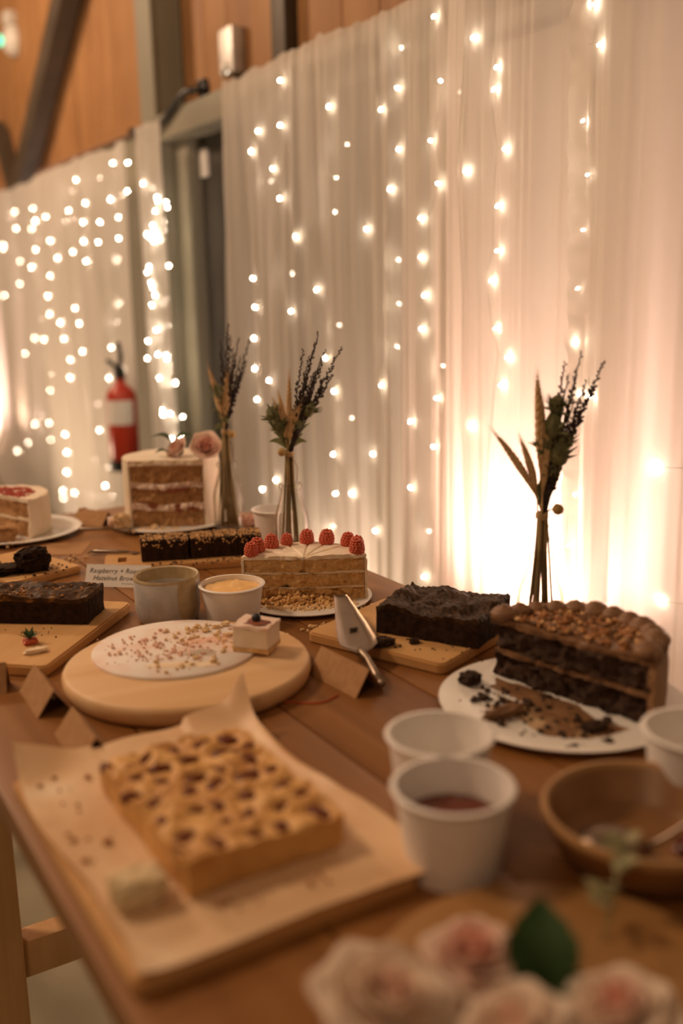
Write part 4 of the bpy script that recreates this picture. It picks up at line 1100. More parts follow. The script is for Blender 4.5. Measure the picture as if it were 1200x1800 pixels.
# ================================================================== LEFT SIDE
def left_side():
    ang = math.atan2(0.736, 0.68)
    board('pale board at the picture edge with brownie and strawberry top', (0.338, 1.455, TZ), 0.290, 0.180, 0.016, ang)
    z = TZ+0.0162
    t = thing('brownie_slab', 'long dark brownie slab with golden flecks at the picture edge', 'brownie', (0.356, 1.515, z), math.atan2(-0.6, 0.8))
    slab(t, 0.185, 0.078, 0.042, 8.1, 'brownie_gold', 'brownie_side', False, (64, 34, 8), 0.006)
    rn = random.Random(5); m = MB()
    for k in range(60):
        m.blob((rn.uniform(-.085, .085), rn.uniform(-.033, .033), 0.043), (rn.uniform(.001, .004), rn.uniform(.001, .003), .002), 6, 4, 0.3, rn)
    o = m.build('nut_flecks', 'nut_amber', t, False); o['kind'] = 'stuff'
    crumbs('brownie_crumbs', 'few dark crumbs on the board before the flecked brownie', 'crumbs', 'crumb_dark', [(0.36, 1.44, 0.05, 0.03)], 14, 0.0008, 0.002, 41, z)
    # strawberry top
    t = thing('strawberry_top', 'leafy green strawberry top lying on the board', 'strawberry', (0.312, 1.392, z))
    lump('flesh', '', '', 'raspberry', (0, 0, 0), (0.020, 0.017, 0.008), 3, 10, 0.3, t)
    for k in range(9):
        a = 2*PI*k/9+0.2; Lf = 0.015+0.004*(k % 3); el = 0.5+0.35*(k % 2)
        d = Vector((math.cos(a)*math.cos(el), math.sin(a)*math.cos(el), math.sin(el))); s = Vector((-math.sin(a), math.cos(a), 0))
        V = [(0, 0, 0.008), tuple(Vector((0, 0, 0.008))+d*Lf*0.4+s*0.004), tuple(Vector((0, 0, 0.008))+d*Lf), tuple(Vector((0, 0, 0.008))+d*Lf*0.4-s*0.004)]
        pydata('sepal', V, [(0, 1, 2, 3)], 'leaf_green', t, False)
    lump('icing_blob', 'smear of white icing on the board near the strawberry top', 'icing', 'cream', (0.309, 1.350, z), (0.028, 0.014, 0.007), 6, 10, 0.4)
    # board behind with brownie chunk
    board('pale board with broken brownie chunk behind the flecked slab', (0.405, 1.850, TZ), 0.20, 0.150, 0.014, math.atan2(-0.61, -0.79)+1.2)
    z2 = TZ+0.0142
    lump('brownie_chunk', 'broken dark brownie chunk standing on the rear board', 'brownie', 'brownie_side', (0.420, 1.795, z2), (0.060, 0.045, 0.040), 7.7, 22, 0.42)
    lump('brownie_chunk', 'low crumbled brownie remains beside the broken chunk', 'brownie', 'brownie_side', (0.372, 1.805, z2), (0.080, 0.050, 0.016), 2.7, 18, 0.5)
    crumbs('brownie_crumbs', 'brownie crumbs on the rear board', 'crumbs', 'crumb_dark', [(0.44, 1.80, 0.03, 0.03), (0.36, 1.83, 0.03, 0.03)], 70, 0.001, 0.004, 44, z2)
    crumbs('pastry_crumbs', 'pale crumbs beside the rear board', 'crumbs', 'crumb_pale', [(0.50, 1.89, 0.012, 0.02), (0.535, 1.87, 0.012, 0.012)], 22, 0.0012, 0.0045, 45, TZ)
    # kraft sheet
    o = box_part('kraft_sheet', 'kraft', None, -0.07, 0.07, -0.05, 0.05, 0, 0.0008); tag(place(o, (0.505, 1.985, TZ), -0.5), 'flat kraft paper sheet between the rear board and plate', 'paper')
    # white cake with red crumbs
    plate('white plate carrying the white cake with red crumbs', (0.478, 2.168, TZ), 0.138, 'porcelain', 0.012)
    b = TZ+0.0062
    t = thing('red_crumb_cake', 'white frosted cake topped with red crumbs, cut open', 'cake', (0.448, 2.185, b), math.radians(-68))
    R = 0.108
    wedge('sponge_layer', 'sponge_dark', t, R-0.005, 0, 0.034, 2, 178, 0.003, 1.3, 18, 40, 6)
    wedge('cream_layer', 'cream', t, R-0.004, 0.034, 0.041, 1, 179, 0.002, 2.3, 18, 40, 3)
    wedge('sponge_layer', 'sponge_dark', t, R-0.005, 0.041, 0.074, 2, 178, 0.003, 3.3, 18, 40, 6)
    wedge('top_frosting', 'buttercream', t, R, 0.074, 0.082, 1, 179, 0.002, 4.3, 18, 60, 3, top=lambda p, u, a: fz(p, 40, 2)*0.002)
    wedge('side_frosting', 'buttercream', t, R+0.001, 0, 0.078, 0.6, 179.4, 0.002, 5.3, 2, 60, 14, r0=R-0.005, side=0.001)
    rn = random.Random(7); m = MB()
    for k in range(180):
        a = rn.uniform(0.1, PI-0.1); r = R*0.72*math.sqrt(rn.uniform(0.01, 1)); s = rn.uniform(0.002, 0.005)
        m.blob((r*math.cos(a), r*math.sin(a), 0.083), (s, s, s*0.7), 6, 4, 0.3, rn)
    o = m.build('red_crumb_topping', 'red_crumb', t, False); o['kind'] = 'stuff'
    lump('cake_piece', 'broken brown cake slice slumped on the white plate', 'cake piece', 'sponge_dark', (0.432, 2.090, b+0.001), (0.055, 0.045, 0.034), 5.7, 18, 0.3)
    crumbs('cake_crumbs', 'mixed crumbs on the plate of the white cake', 'crumbs', 'crumb_pale', [(0.45, 2.07, 0.02, 0.015)], 50, 0.001, 0.005, 48, b)
    # card and dried petal behind
    tent('kraft tent card between the white cake and tall cake', (0.652, 2.172, TZ), 0.090, 0.046, 0.030, math.radians(-62))
    m = MB(); m.blob((0, 0, 0.004), (0.010, 0.006, 0.004), 10, 6, 0.2, random.Random(2)); tag(place(m.build('dried_petal', 'red_filling'), (0.640, 2.205, TZ+0.0225)), 'dark dried petal resting on a kraft card', 'petal')
left_side()

# ================================================================== handwritten card
def hand_card():
    a = Vector((0.480, 1.690)); b2 = Vector((0.575, 1.609)); c = (a+b2)/2; ang = math.atan2(b2.y-a.y, b2.x-a.x)
    t = tent('white handwritten brownie card leaning before the hazelnut brownies', (c.x+0.010, c.y+0.012, TZ), 0.120, 0.036, 0.036, ang, 'card_white', 'handwritten_card')
    lean = math.atan2(0.036, 0.018)
    for k, (tx, sz, dx) in enumerate((('Raspberry + Roast', 0.0120, 0.002), ('Hazelnut Brownies', 0.0118, 0.010))):
        cu = bpy.data.curves.new('handwriting', 'FONT'); cu.body = tx; cu.size = sz; cu.shear = 0.25; cu.space_character = 1.05; cu.align_x = 'LEFT'
        cu.offset = -0.00012; cu.extrude = 0.00006
        o = bpy.data.objects.new('handwriting', cu); COL.objects.link(o); o.parent = t; cu.materials.append(MATS['ink'])
        zb = 0.0225-0.0115*k; f = zb/0.036
        o.location = (-0.056+dx, -0.018*(1-f)-0.0006, zb); o.rotation_euler = (lean, 0, 0)
        bpy.context.view_layer.update()
        me = bpy.data.meshes.new_from_object(o.evaluated_get(bpy.context.evaluated_depsgraph_get()))
        q = bpy.data.objects.new('handwriting', me); COL.objects.link(q); q.parent = t
        q.location = o.location; q.rotation_euler = o.rotation_euler; bpy.data.objects.remove(o); q.name = 'handwriting'
    m = MB(); P = []
    for k in range(40):
        s = k/39; P.append((0.012+0.036*s, -0.018*(1-0.16)-0.0005, 0.036*0.16+0.0013*math.sin(s*38)*(1-0.3*s)))
    m.tube(P, 0.00022, 4); m.tube([(0.010, -0.0152, 0.0085), (0.0085, -0.0156, 0.0055), (0.010, -0.0166, 0.0028)], 0.00022, 4)
    m.build('scribble', 'ink', t)
hand_card()

# ================================================================== HAZELNUT BROWNIES
def hazel():
    d = Vector((0.936, -0.352)); ang = math.atan2(d.y, d.x)
    board('narrow board with slot handle under the hazelnut brownies', (0.700, 1.722, TZ), 0.325, 0.115, 0.014, ang, hole=(-0.138, -0.122, -0.014, 0.020))
    z = TZ+0.0142; O = Vector((0.601, 1.732)); pr = Vector((0.352, 0.936))
    labels = ['hazelnut topped brownie square at the slot end of its board', 'second hazelnut topped brownie square from the slot end', 'middle hazelnut topped brownie square of the row of five',
              'fourth hazelnut topped brownie square from the slot end', 'hazelnut topped brownie square nearest the middle flower bottle']
    for k in range(5):
        c = O+d*(0.024+0.0455*k)+pr*0.028
        t = thing('brownie_square', labels[k], 'brownie', (c.x, c.y, z), ang+random.Random(k).uniform(-.06, .06), 'hazelnut brownie squares')
        slab(t, 0.0435, 0.054, 0.038, 10+k*3.1, 'brownie_side', 'brownie_side', False, (22, 26, 6), 0.003)
        rn = random.Random(60+k); m = MB()
        for i in range(110):
            s = rn.uniform(0.0011, 0.0026)
            x, y = rn.uniform(-.021, .021), rn.uniform(-.026, .026)
            m.blob((x, y, 0.0385+rn.uniform(0, 0.002)), (s, s*rn.uniform(.6, 1), s*rn.uniform(.6, 1)), 6, 4, 0.25, rn)
        for i in range(16):
            s = rn.uniform(0.001, 0.0022); m.blob((rn.uniform(-.021, .021), -0.0272, 0.038-abs(rn.gauss(0, 0.007))), s, 6, 4, 0.25, rn)
        o = m.build('chopped_nuts', 'nut_pale', t, False); o['kind'] = 'stuff'
    crumbs('brownie_crumbs', 'dark crumbs and nut bits before the hazelnut brownies', 'crumbs', 'crumb_dark', [(0.74, 1.655, 0.03, 0.01), (0.64, 1.69, 0.04, 0.008)], 60, 0.0008, 0.003, 70, z)
    # knives
    def knife(label, a, b, z0):
        a, b = Vector((*a, z0)), Vector((*b, z0)); t = thing('table_knife', label, 'knife', (a.x, a.y, z0), math.atan2(b.y-a.y, b.x-a.x)); L = (b-a).length
        m = MB(); m.tube([(0, 0, 0.004), (0.01, 0, 0.0045), (0.05, 0, 0.004), (0.075, 0, 0.0035)], [0.002, 0.0042, 0.0035, 0.0025], 10); m.build('handle', 'steel', t)
        m = MB(); m.add([(0.073, -0.004, 0.003), (L-0.012, -0.008, 0.002), (L, 0.0, 0.002), (L-0.012, 0.007, 0.002), (0.073, 0.003, 0.003), (0.073, -0.004, 0.0042), (L-0.012, -0.008, 0.0032), (L, 0, 0.0032), (L-0.012, 0.007, 0.0032), (0.073, 0.003, 0.0042)],
                        [(0, 4, 3, 2, 1), (5, 6, 7, 8, 9), (0, 1, 6, 5), (1, 2, 7, 6), (2, 3, 8, 7), (3, 4, 9, 8), (4, 0, 5, 9)]); m.build('blade', 'steel', t, False)
    knife('table knife lying behind the handwritten card', (0.545, 1.848), (0.625, 1.790), TZ+0.0145)
    knife('table knife pointing at the tall layer cake', (0.583, 2.060), (0.690, 2.000), TZ+0.012)
    V = []; F = []
    for i in range(9):
        s = i/8; wd = 0.010*math.sin(PI*min(1, s*1.02))**0.8
        for k in (-1, 0, 1): V.append((0.040*s-0.02, wd*k, 0.003+0.004*math.sin(PI*s)+0.002*abs(k)))
    for i in range(8):
        for k in (0, 1): a = i*3+k; F.append((a, a+1, a+4, a+3))
    o = pydata('fallen_leaf', V, F, 'leaf_green'); tag(place(o, (0.570, 1.890, TZ), -0.4), 'dark green rose leaf fallen on the table', 'leaf')
hazel()

# ================================================================== TALL CAKE
def rose(name, label, cat, loc, R, mats, seed, tilt=(0, 0), layers=((4, .42, .95, 1.25), (5, .68, .86, 1.0), (6, .95, .70, 0.72)), group=None, rz=None, depth=1.0):
    """rose bloom: a tight heart and rings of cupped petals, each petal an object of its own"""
    rnd = random.Random(seed)
    t = thing(name, label, cat, loc, rnd.uniform(0, 6), group)
    t.rotation_euler = (tilt[0], tilt[1], rnd.uniform(0, 6) if rz is None else rz)
    m = MB(); P = []; rr = []
    V = []; F = []
    turns = 2.2; n = 60
    for i in range(n+1):
        s = i/n; a = s*turns*2*PI; r = R*(0.05+0.22*s)
        V.append((r*math.cos(a), r*math.sin(a), R*0.25)); V.append((r*1.05*math.cos(a), r*1.05*math.sin(a), R*(1.08-0.10*s)*depth))
    for i in range(n): F.append((2*i, 2*i+2, 2*i+3, 2*i+1))
    pydata('rose_heart', V, F, mats[0], t)
    for li, (n, rad, hgt, curl) in enumerate(layers):
        V = []; F = []; nu, nv = 10, 8
        wid = R*rad*math.sin(PI/n)*1.75
        for i in range(nu+1):
            u = i/nu*2-1
            for j in range(nv+1):
                v = j/nv
                prof = math.sin(min(1, v*1.25)*PI/2)
                x = u*wid*prof*(1 if v < 0.8 else math.sqrt(max(0.05, 1-((v-0.8)/0.25)**2*0.85)))
                out = R*rad*(0.25+0.75*math.sin(v*PI/2)) + R*0.22*max(0, v-0.7)**1.2*3*rad*(1.3-curl*0.4)
                y = out - abs(u)**2*wid*0.55
                z = R*hgt*depth*math.sin(v*PI/2*1.0)*(1.0-0.10*u*u) - R*0.25*max(0, v-0.8)*(1.4-curl)
                V.append((x, y, z+R*0.10))
        for i in range(nu):
            for j in range(nv): a = i*(nv+1)+j; F.append((a, a+nv+1, a+nv+2, a+1))
        first = None
        for k in range(n):
            if first is None: first = pydata('petal', V, F, mats[min(li+1, len(mats)-1)], t); o = first
            else: o = first.copy(); COL.objects.link(o); o.parent = t
            o.rotation_euler = (rnd.uniform(-.10, .10), rnd.uniform(-.08, .08), 2*PI*(k+0.5*(li % 2))/n+rnd.uniform(-.12, .12)); s = rnd.uniform(0.93, 1.06); o.scale = (s, s, s)
    m = MB(); m.blob((0, 0, R*0.14), (R*0.30, R*0.30, R*0.14), 10, 6); m.build('rose_base', 'leaf_green', t)
    return t

def leaf(label, loc, L, W, rz, tilt, mat_='leaf_green', name='rose_leaf', group=None):
    V = []; F = []; n = 14
    for i in range(n+1):
        s = i/n; wd = W*math.sin(PI*s**0.85)**0.9 if 0 < s < 1 else 0.0
        wd *= 1+0.08*math.sin(i*2.6)
        for k in (-1, -.5, 0, .5, 1):
            V.append((L*s, wd*k, L*0.16*math.sin(PI*s)+0.35*abs(wd*k)-L*0.1*s*s))
    for i in range(n):
        for k in range(4): a = i*5+k; F.append((a, a+1, a+6, a+5))
    o = pydata(name, V, F, mat_); tag(o, label, 'leaf', group)
    o.location = loc; o.rotation_euler = (0, -tilt, rz); return o

def tall_cake():
    C = Vector((0.803, 2.068)); R = 0.106
    plate('pale plate under the tall three layer cake', (C.x-0.006, C.y+0.006, TZ), 0.136, 'porcelain', 0.010)
    b = TZ+0.0062
    t = thing('tall_layer_cake', 'tall white frosted cake cut open showing three sponge layers', 'cake', (C.x, C.y, b))
    A = Vector((0.702, 2.052))-C; B = Vector((0.840, 1.968))-C
    dirn = (B-A).normalized(); nrm = Vector((-dirn.y, dirn.x)); off = A.dot(nrm)     # chord: points with p.nrm >= off stay
    if off > 0: nrm = -nrm; off = -off
    def seg(Rr, inset):
        """footprint mapped from the unit square: u across the chord, v from the chord to the arc"""
        o_ = off+inset; half = math.sqrt(max(0, Rr*Rr-o_*o_))
        a0 = math.atan2(-half, o_); a1 = math.atan2(half, o_)
        # angles measured in the (nrm, dirn) frame; the arc runs the long way round
        def fp(u, v):
            cp = Vector((o_, -half+2*half*u))
            # arc from a0 the long way (through 0 because nrm points into the cake)
            aa = a0+(a1-a0)*u
            ap = Vector((Rr*math.cos(aa), Rr*math.sin(aa)))
            p = cp.lerp(ap, v); return nrm*p.x+dirn*p.y
        return fp
    def layer(name, mt, Rr, inset, z0, z1, rough, seed, nw=8, top=None, lip=0.0):
        fp = seg(Rr, inset)
        def fn(u, v, w):
            p2 = fp(u, v); p = Vector((p2.x, p2.y, z0+(z1-z0)*w)); q = p.copy()
            if v == 0.0: q -= Vector((nrm.x, nrm.y, 0))*(fz(p, 60, seed)*rough*1.9+nz(p, 170, seed)*rough)
            if 0.02 < p.z < 0.13: q.z += (fz((p.x, p.y, 0), 26, 4.2)*0.0045+nz((p.x, p.y, 0), 90, 2.2)*0.0015)*math.sin(PI*p.z/0.146)
            if w == 1.0 and top: q.z += top(p)
            return q
        return boxgrid(56, 20, nw, fn, name, mt, t, True, 50)
    H = 0.146
    layer('sponge_layer', 'sponge_dark', R-0.006, 0.002, 0.0, 0.036, 0.003, 1, 10)
    layer('cream_layer', 'pink_cream', R-0.004, 0.0, 0.036, 0.050, 0.0035, 2, 5)
    layer('sponge_layer', 'sponge_dark', R-0.006, 0.002, 0.050, 0.083, 0.003, 3, 10)
    layer('cream_layer', 'pink_cream', R-0.004, 0.0, 0.083, 0.096, 0.0035, 4, 5)
    layer('sponge_layer', 'sponge_dark', R-0.006, 0.002, 0.096, 0.134, 0.0025, 5, 10)
    layer('top_frosting', 'buttercream', R, -0.001, 0.134, H, 0.0018, 6, 4, lambda p: fz(p, 25, 3)*0.0012)
    fs = seg(R+0.0005, -0.001)
    # outer coat of icing: thin shell along the arc
    def coat(u, v, w):
        p2 = fs(u, 1.0)*(1-0.055*(1-v)); p = Vector((p2.x, p2.y, 0.0+0.1345*w)); return p+Vector((nz(p, 30, 3), nz(p, 30, 5), 0))*0.0004
    boxgrid(110, 1, 10, coat, 'side_frosting', 'buttercream', t, True, 50)
    # jam seams
    def jam(u0, u1, zc, hh, seed):
        fp = seg(R-0.006, -0.0015)
        def fn(u, v, w):
            uu = u0+(u1-u0)*u; p2 = fp(uu, 0.06*v); p = Vector((p2.x, p2.y, zc+(w-.5)*hh*(0.4+0.6*math.sin(PI*u))))
            p.z += nz((uu*8, seed, 0), 1, seed)*0.004
            return p
        boxgrid(26, 2, 4, fn, 'jam_seam', 'red_filling', t)
    jam(0.35, 0.82, 0.080, 0.010, 2); jam(0.22, 0.36, 0.047, 0.012, 3); jam(0.60, 0.72, 0.040, 0.020, 4); jam(0.78, 0.96, 0.037, 0.008, 6)
    # roses on top
    zt = b+H
    rose('rose', 'open blush pink rose on top of the tall cake edge', 'rose', (0.856, 1.998, zt+0.012), 0.034, ['petal_pink', 'petal_pink', 'petal_blush'], 3, (0.85, 0.35), rz=-0.54, depth=1.0)
    rose('rose', 'half open pink rose lying behind the other on the tall cake', 'rose', (0.822, 2.045, zt+0.006), 0.029, ['petal_pink', 'petal_blush', 'petal_blush'], 4, (0.5, -0.75), rz=-0.54)
    leaf('dark green leaf rising behind the roses on the tall cake', (0.805, 2.060, zt+0.030), 0.048, 0.016, 2.6, 0.35)
    leaf('dark green leaf leaning over the pink rose on the tall cake', (0.812, 2.062, zt+0.032), 0.044, 0.014, -0.3, 0.3)
    leaf('small green leaf low behind the tall cake roses', (0.80, 2.06, zt+0.004), 0.036, 0.012, 3.1, 0.25)
    # scraps at its foot
    lump('cake_piece', 'soft scrap of sponge and cream beside the tall cake', 'cake piece', 'crumb_pale', (0.676, 2.050, b+0.001), (0.030, 0.026, 0.032), 3.9, 14, 0.4)
    lump('cream_scrap', 'white dollop of cream on the tall cake plate edge', 'cream', 'pink_cream', (0.664, 2.073, b+0.004), (0.022, 0.022, 0.020), 6.9, 12, 0.3)
    crumbs('cake_crumbs', 'pale crumbs along the foot of the tall cake', 'crumbs', 'crumb_pale', [(0.70, 2.02, 0.02, 0.012), (0.75, 1.99, 0.025, 0.01), (0.72, 2.01, 0.02, 0.01)], 80, 0.001, 0.005, 55, b)
    # rosebuds lying behind the brownies
    spots = [((0.884, 1.868), 0.026, 'pink tipped rosebud standing left in the bunch behind the brownies'), ((0.908, 1.872), 0.022, 'small blush rosebud in the middle of the bunch behind the brownies'),
             ((0.926, 1.852), 0.026, 'blush rosebud at the tub side of the bunch behind the brownies')]
    for i, ((x, y), r, lb) in enumerate(spots):
        rose('rose', lb, 'rose', (x, y, TZ+0.004), r, ['petal_pink', 'petal_blush', 'petal_blush'], 20+i, (-0.3+0.3*i, 0.2), ((4, .42, 1.25, 1.25), (5, .62, 1.15, 1.1)), 'rosebuds behind the brownies', depth=1.3)
    leaf('sage leaf under the rosebuds behind the brownies', (0.885, 1.855, TZ+0.006), 0.035, 0.010, -0.8, 0.35, 'leaf_sage')
tall_cake()

# ================================================================== BOTTLES WITH DRIED FLOWERS
RIGHT = Vector((math.cos(math.radians(31)), -math.sin(math.radians(31)), 0)); DEEP = Vector((math.sin(math.radians(31)), math.cos(math.radians(31)), 0))
def bottle(label, loc, H=0.150, R=0.033):
    k = H/0.150
    prof = [(0, 0.004), (R-0.006, 0.003), (R-0.002, 0.0), (R, 0.006), (R, 0.075*k), (R-0.002, 0.090*k), (R-0.009, 0.112*k), (R-0.0135, 0.128*k), (R-0.0145, 0.138*k), (R-0.012, 0.140*k), (R-0.0105, 0.144*k), (R-0.012, 0.1495*k), (R-0.015, 0.150*k),
            (R-0.0168, 0.146*k), (R-0.0168, 0.128*k), (R-0.012, 0.112*k), (R-0.0045, 0.090*k), (R-0.0025, 0.075*k), (R-0.0025, 0.012), (R-0.008, 0.008), (0, 0.008)]
    o = lathe('glass_bottle', prof, 'glass_clear', None, 48); tag(o, label, 'bottle', 'small glass bottles with dried flowers'); o.location = loc
    return o

def bouquet(label, loc, neck, S, lav, wheat, thistles, leaves, ball, seed, H=0.150):
    """neck: height of the twine; offsets in pixels of the picture's own scale times S, right of and above the twine"""
    rnd = random.Random(seed)
    t = thing('dried_bouquet', label, 'dried flowers', loc, 0, 'dried flower bouquets')
    N = Vector((0, 0, neck))
    def P(dx, dy, dz=0.0): return N+RIGHT*(dx*S)+Vector((0, 0, dy*S))+DEEP*(dz*S)
    # stems: from the bottle foot through the twine and on
    ends = []
    for k in range(18):
        a = rnd.uniform(0, 2*PI); fr_ = rnd.uniform(.35, 1); foot = Vector((0.025*math.cos(a)*fr_, 0.025*math.sin(a)*fr_, 0.010))
        thr = Vector((0.0118*math.cos(a)*fr_, 0.0118*math.sin(a)*fr_, H*0.94))
        mid = N+Vector((0.0060*math.cos(a), 0.0060*math.sin(a), 0.006))
        m = MB(); m.tube([foot, foot.lerp(thr, 0.5)+Vector((rnd.uniform(-.002, .002), rnd.uniform(-.002, .002), 0)), thr, mid], rnd.uniform(0.0012, 0.0021), 6); m.build('stem', 'stem_tan', t)
    m = MB()
    for k in range(4):
        Q = [N+Vector((0.0078*math.cos(2*PI*i/16), 0.0078*math.sin(2*PI*i/16), 0.0022*(k-1.5)+0.001*math.sin(i))) for i in range(17)]
        m.tube(Q, 0.0013, 5)
    m.tube([N+Vector((0, 0, 0)), P(5, -6, -6), P(14, -22, -8), P(12, -45, -6)], 0.0007, 4)
    m.build('twine_binding', 'twine', t)
    # dark lavender spikes
    for (dx, dy, lo_) in lav:
        B0 = N+RIGHT*rnd.uniform(-.002, .006)+DEEP*rnd.uniform(-.005, .005)
        dz = rnd.uniform(-12, 12); tip = P(dx, dy, dz); c1 = P(dx*0.25, dy*0.35, dz*0.3); c2 = P(dx*0.72, dy*0.72, dz*0.7)
        pts = []
        for i in range(13):
            s = i/12; pts.append(((1-s)**3)*B0+3*s*(1-s)**2*c1+3*s*s*(1-s)*c2+s**3*tip)
        m = MB(); m.tube(pts, [0.0013-0.0008*i/12 for i in range(13)], 5)
        nb = 38
        for i in range(nb):
            s = lo_+(1-lo_)*i/(nb-1); f = s*12; j = min(11, int(f)); p = pts[j].lerp(pts[j+1], f-j); d = (pts[j+1]-pts[j]).normalized()
            sz = (0.0033*(1-0.55*(s-lo_)/(1-lo_)))*rnd.uniform(.7, 1.25)
            a = rnd.uniform(0, 2*PI); o1 = d.orthogonal().normalized(); o2 = d.cross(o1)
            q = p+(o1*math.cos(a)+o2*math.sin(a))*sz*1.2
            m.blob(q, (sz*0.75, sz*0.75, sz*1.25), 5, 4, 0.15, rnd, axis=(d+(o1*math.cos(a)+o2*math.sin(a))*0.8))
        m.build('lavender_spike', 'lavender', t)
    # bearded ears
    for (dx, dy, fat) in wheat:
        B0 = N+RIGHT*rnd.uniform(-.006, .001)+DEEP*rnd.uniform(-.005, .005)
        dz = rnd.uniform(-6, 6); tip = P(dx, dy, dz); c1 = P(dx*0.15, dy*0.4, 0); pts = []
        for i in range(11):
            s = i/10; pts.append(((1-s)**2)*B0+2*s*(1-s)*c1+s*s*tip)
        m = MB(); m.tube(pts[:6], 0.0011, 5)
        n0 = 26
        for i in range(n0*3):
            s = 0.34+0.66*(i//3)/(n0-1); f = min(9.999, s*10); j = int(f); p = pts[j].lerp(pts[j+1], f-j); d = (pts[j+1]-pts[j]).normalized()
            o1 = d.orthogonal().normalized(); o2 = d.cross(o1); a = 2*PI*(i % 3)/3+(i//3)*1.1
            rad = 1.2*fat*(math.sin(PI*min(1, max(0.02, (s-0.30)/0.72)))**0.6)
            e = o1*math.cos(a)+o2*math.sin(a)
            m.blob(p+e*rad*0.55, (rad*0.62, rad*0.62, rad*1.6), 5, 4, 0, None, axis=d+e*0.3)
            m.tube([p+e*rad*0.6, p+e*rad*1.7+d*rnd.uniform(0.010, 0.022)], [0.00028, 0.0001], 3, False)
        m.build('bearded_ear', 'wheat', t)
    # thistle heads with spiny bracts
    for (dx, dy, r) in thistles:
        c = P(dx, dy, rnd.uniform(-8, 8)); m = MB(); d = (c-N).normalized()
        m.tube([N, N.lerp(c, 0.6), c], 0.0011, 5)
        m.blob(c, (r*0.55, r*0.55, r*0.8), 10, 7, 0.08, rnd, axis=d)
        for i in range(26):
            v = Vector((rnd.gauss(0, 1), rnd.gauss(0, 1), rnd.gauss(0.4, 0.8))).normalized(); v = (v+d*0.6).normalized()
            s = v.orthogonal().normalized()*r*0.16; b0 = c+v*r*0.4-d*r*0.3
            m.add([b0+s, b0-s, c+v*r*1.35-d*r*0.1, b0+d*r*0.15], [(0, 1, 2), (0, 2, 3), (1, 3, 2), (0, 3, 1)])
        m.build('thistle_head', 'thistle', t, False)
    for (dx, dy, L) in leaves:
        c = N+Vector((0, 0, 0.006)); e = P(dx, dy, rnd.uniform(-10, 10)); d = (e-c); s = d.cross(Vector((DEEP.x, DEEP.y, 0.2))).normalized()*L
        V = []; 
        for i in range(7):
            f = i/6; p = c.lerp(e, f)+Vector((0, 0, 0.010*math.sin(PI*f))); wv = math.sin(PI*(0.1+0.88*f))
            V += [p-s*wv, p+DEEP*0.002, p+s*wv]
        F = []
        for i in range(6):
            for k in (0, 1): a = i*3+k; F.append((a, a+1, a+4, a+3))
        pydata('leaf', V, F, 'leaf_sage', t)
    c = P(*ball, -8); m = MB(); m.blob(c, 0.0078, 14, 10, 0.03, rnd); m.build('billy_button', 'billy_button', t)
    m = MB(); m.tube([c, c.lerp(N, 0.5)+Vector((0, 0, 0.004)), N], 0.0013, 5); m.build('button_stem', 'stem_tan', t)
    return t

LAVM = [(54, 200, .35), (28, 172, .30), (66, 172, .35), (92, 176, .55), (40, 150, .22), (52, 140, .22), (62, 125, .25), (76, 132, .6), (46, 120, .22), (34, 130, .25), (58, 160, .22), (48, 182, .25), (38, 162, .25), (60, 148, .25), (44, 135, .2)]
bottle('glass bottle of dried flowers behind the raspberry cake', (0.866, 1.626, TZ))
bouquet('dried bouquet with leaning lavender in the bottle behind the raspberry cake', (0.866, 1.626, TZ), 0.206, 0.00111, LAVM,
        [(4, 126, 0.0036), (-14, 96, 0.0040), (-22, 86, 0.0036), (22, 84, 0.0044), (10, 72, 0.0042)],
        [(-25, 66, 0.022), (36, 74, 0.020), (-14, 44, 0.018), (16, 48, 0.016), (-20, 52, 0.02)], [(-34, 20, .006), (30, 18, .006), (-26, 36, .005), (24, 32, .006), (-12, 24, .006), (36, 50, .004)], (-12, 4), 7)
bottle('glass bottle of dried flowers between brownie and chocolate cake', (0.915, 0.993, TZ))
LAVR = [(58, 272, .35), (33, 255, .40), (97, 255, .50), (80, 215, .35), (40, 235, .22), (48, 215, .22), (58, 200, .22), (30, 200, .35), (50, 180, .22), (62, 165, .22), (40, 160, .22), (66, 225, .4), (54, 230, .25), (46, 195, .22), (60, 185, .22)]
bouquet('dried bouquet standing alone in the bottle before the glowing curtain', (0.915, 0.993, TZ), 0.196, 0.00081, LAVR,
        [(-14, 232, 0.0046), (-78, 138, 0.0036), (-38, 128, 0.0036), (-4, 190, 0.0042), (6, 150, 0.0044)],
        [(14, 152, 0.022), (26, 105, 0.022), (4, 120, 0.020), (18, 80, 0.018), (34, 125, 0.018), (20, 185, 0.018)], [(30, 70, .006), (4, 78, .007), (24, 60, .007), (-6, 60, .006), (34, 160, .008), (20, 190, .008), (10, 170, .008)], (25, 12), 9)
bottle('glass bottle of dried flowers behind the tall layer cake', (0.872, 1.922, TZ))
LAVL = [(12, 180, .45), (0, 152, .5), (46, 152, .4), (20, 140, .22), (30, 125, .22), (18, 115, .22), (34, 100, .25), (24, 92, .22), (40, 118, .3), (28, 155, .3), (22, 130, .25), (16, 160, .4)]
bouquet('dried bouquet in the bottle behind the tall layer cake', (0.872, 1.922, TZ), 0.215, 0.00125, LAVL,
        [(-22, 104, 0.0042), (8, 98, 0.0056), (-14, 70, 0.005), (10, 70, 0.005)],
        [(-6, 45, 0.022), (-8, 68, 0.020), (2, 24, 0.018)], [(-20, 0, .006), (-10, 40, .008), (14, 36, .006), (-4, 70, .008)], (12, -4), 12)

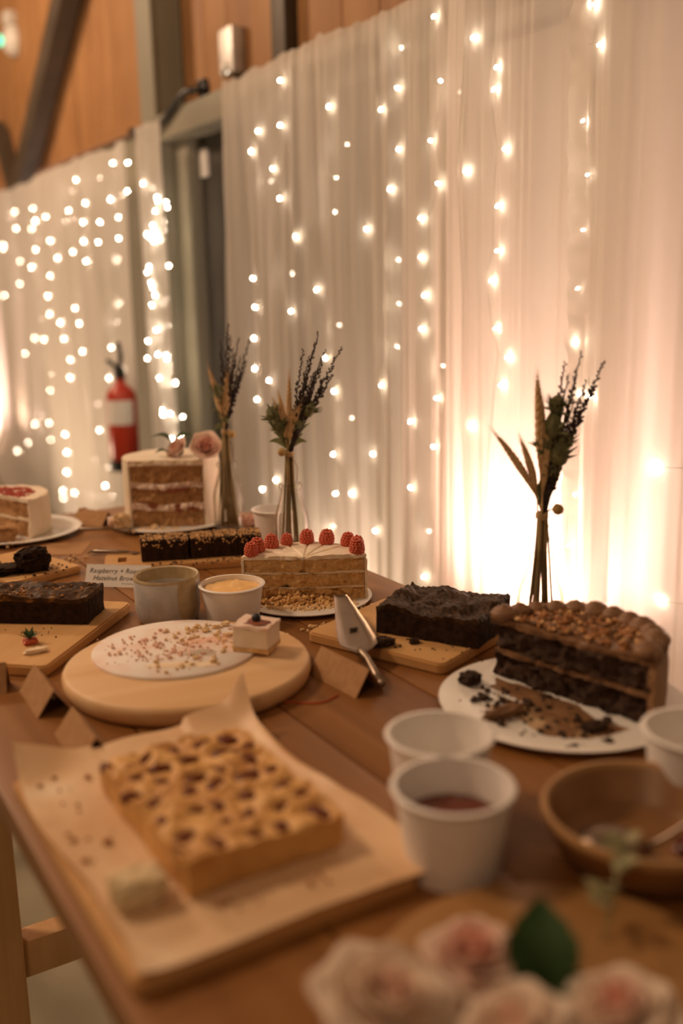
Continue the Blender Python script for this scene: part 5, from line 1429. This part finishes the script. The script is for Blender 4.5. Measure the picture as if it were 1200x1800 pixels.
# ================================================================== NEAR ROUND BOARD WITH ROSES
def near():
    o = lathe('round_board', [(0, 0), (0.136, 0), (0.141, 0.003), (0.143, 0.009), (0.141, 0.015), (0.137, 0.017), (0, 0.017)], 'caramel_wood', None, 80)
    tag(o, 'brown round board in the near corner strewn with roses', 'board'); place(o, (0.437, 0.440, TZ), 0.4)
    z = TZ+0.0172
    PK = ['petal_pink', 'petal_pink', 'petal_blush', 'petal_blush']; CR = ['petal_blush', 'petal_cream', 'petal_cream', 'petal_cream']
    big = ((4, .42, .95, 1.25), (5, .66, .86, 1.05), (6, .90, .68, 0.8), (7, 1.12, .45, 0.6))
    rose('rose', 'large cream rose nearest the traybake on the near board', 'rose', (0.312, 0.480, z+0.006), 0.041, CR, 41, (0.15, -0.25), big, 'roses on the near board')
    rose('rose', 'pink rose behind the cream ones on the near board', 'rose', (0.396, 0.490, z+0.006), 0.030, PK, 42, (0.1, -0.1), big, 'roses on the near board')
    rose('rose', 'cream rose in the middle of the picture bottom edge', 'rose', (0.372, 0.412, z+0.006), 0.034, CR, 43, (0.2, 0.1), big, 'roses on the near board')
    rose('rose', 'blush rose on the near board beside the dark leaf', 'rose', (0.440, 0.388, z+0.006), 0.033, ['petal_pink', 'petal_blush', 'petal_cream', 'petal_cream'], 44, (0.1, 0.2), big, 'roses on the near board')
    leaf('dark green rose leaf standing upright between the near roses', (0.418, 0.442, z+0.008), 0.064, 0.025, 0.9, 0.95)
    leaf('dark green rose leaf lying flat between the near roses', (0.412, 0.445, z+0.006), 0.050, 0.016, -0.5, 0.15)
    leaf('dark green rose leaf tucked beneath the pink near rose', (0.445, 0.43, z+0.006), 0.045, 0.015, 2.9, 0.20)
    leaf('green leaf tip under the large cream rose', (0.285, 0.455, z+0.004), 0.040, 0.014, 3.6, 0.1)
    # pale sprig reaching over the bowl
    t = thing('pale_sprig', 'pale green leafy sprig reaching toward the brown bowl', 'sprig', (0.505, 0.470, z))
    e = Vector((0.050, 0.030, 0.052)); m = MB(); m.tube([(0, 0, 0.002), (0.02, 0.012, 0.014), e*0.7, e], 0.0012, 6); m.build('stem', 'sprig_pale', t)
    rn = random.Random(3)
    for k in range(12):
        s = 0.25+0.75*k/11; c = e*s+Vector((0, 0, 0.004)); a = rn.uniform(0, 6); L = 0.026*(1.2-0.5*s)
        d = Vector((math.cos(a), math.sin(a), 0.5)).normalized()*L; sd = Vector((-math.sin(a), math.cos(a), 0))*L*0.36
        pydata('leaf', [c, c+d*0.5+sd, c+d, c+d*0.5-sd], [(0, 1, 2, 3)], 'sprig_pale', t, False)
near()
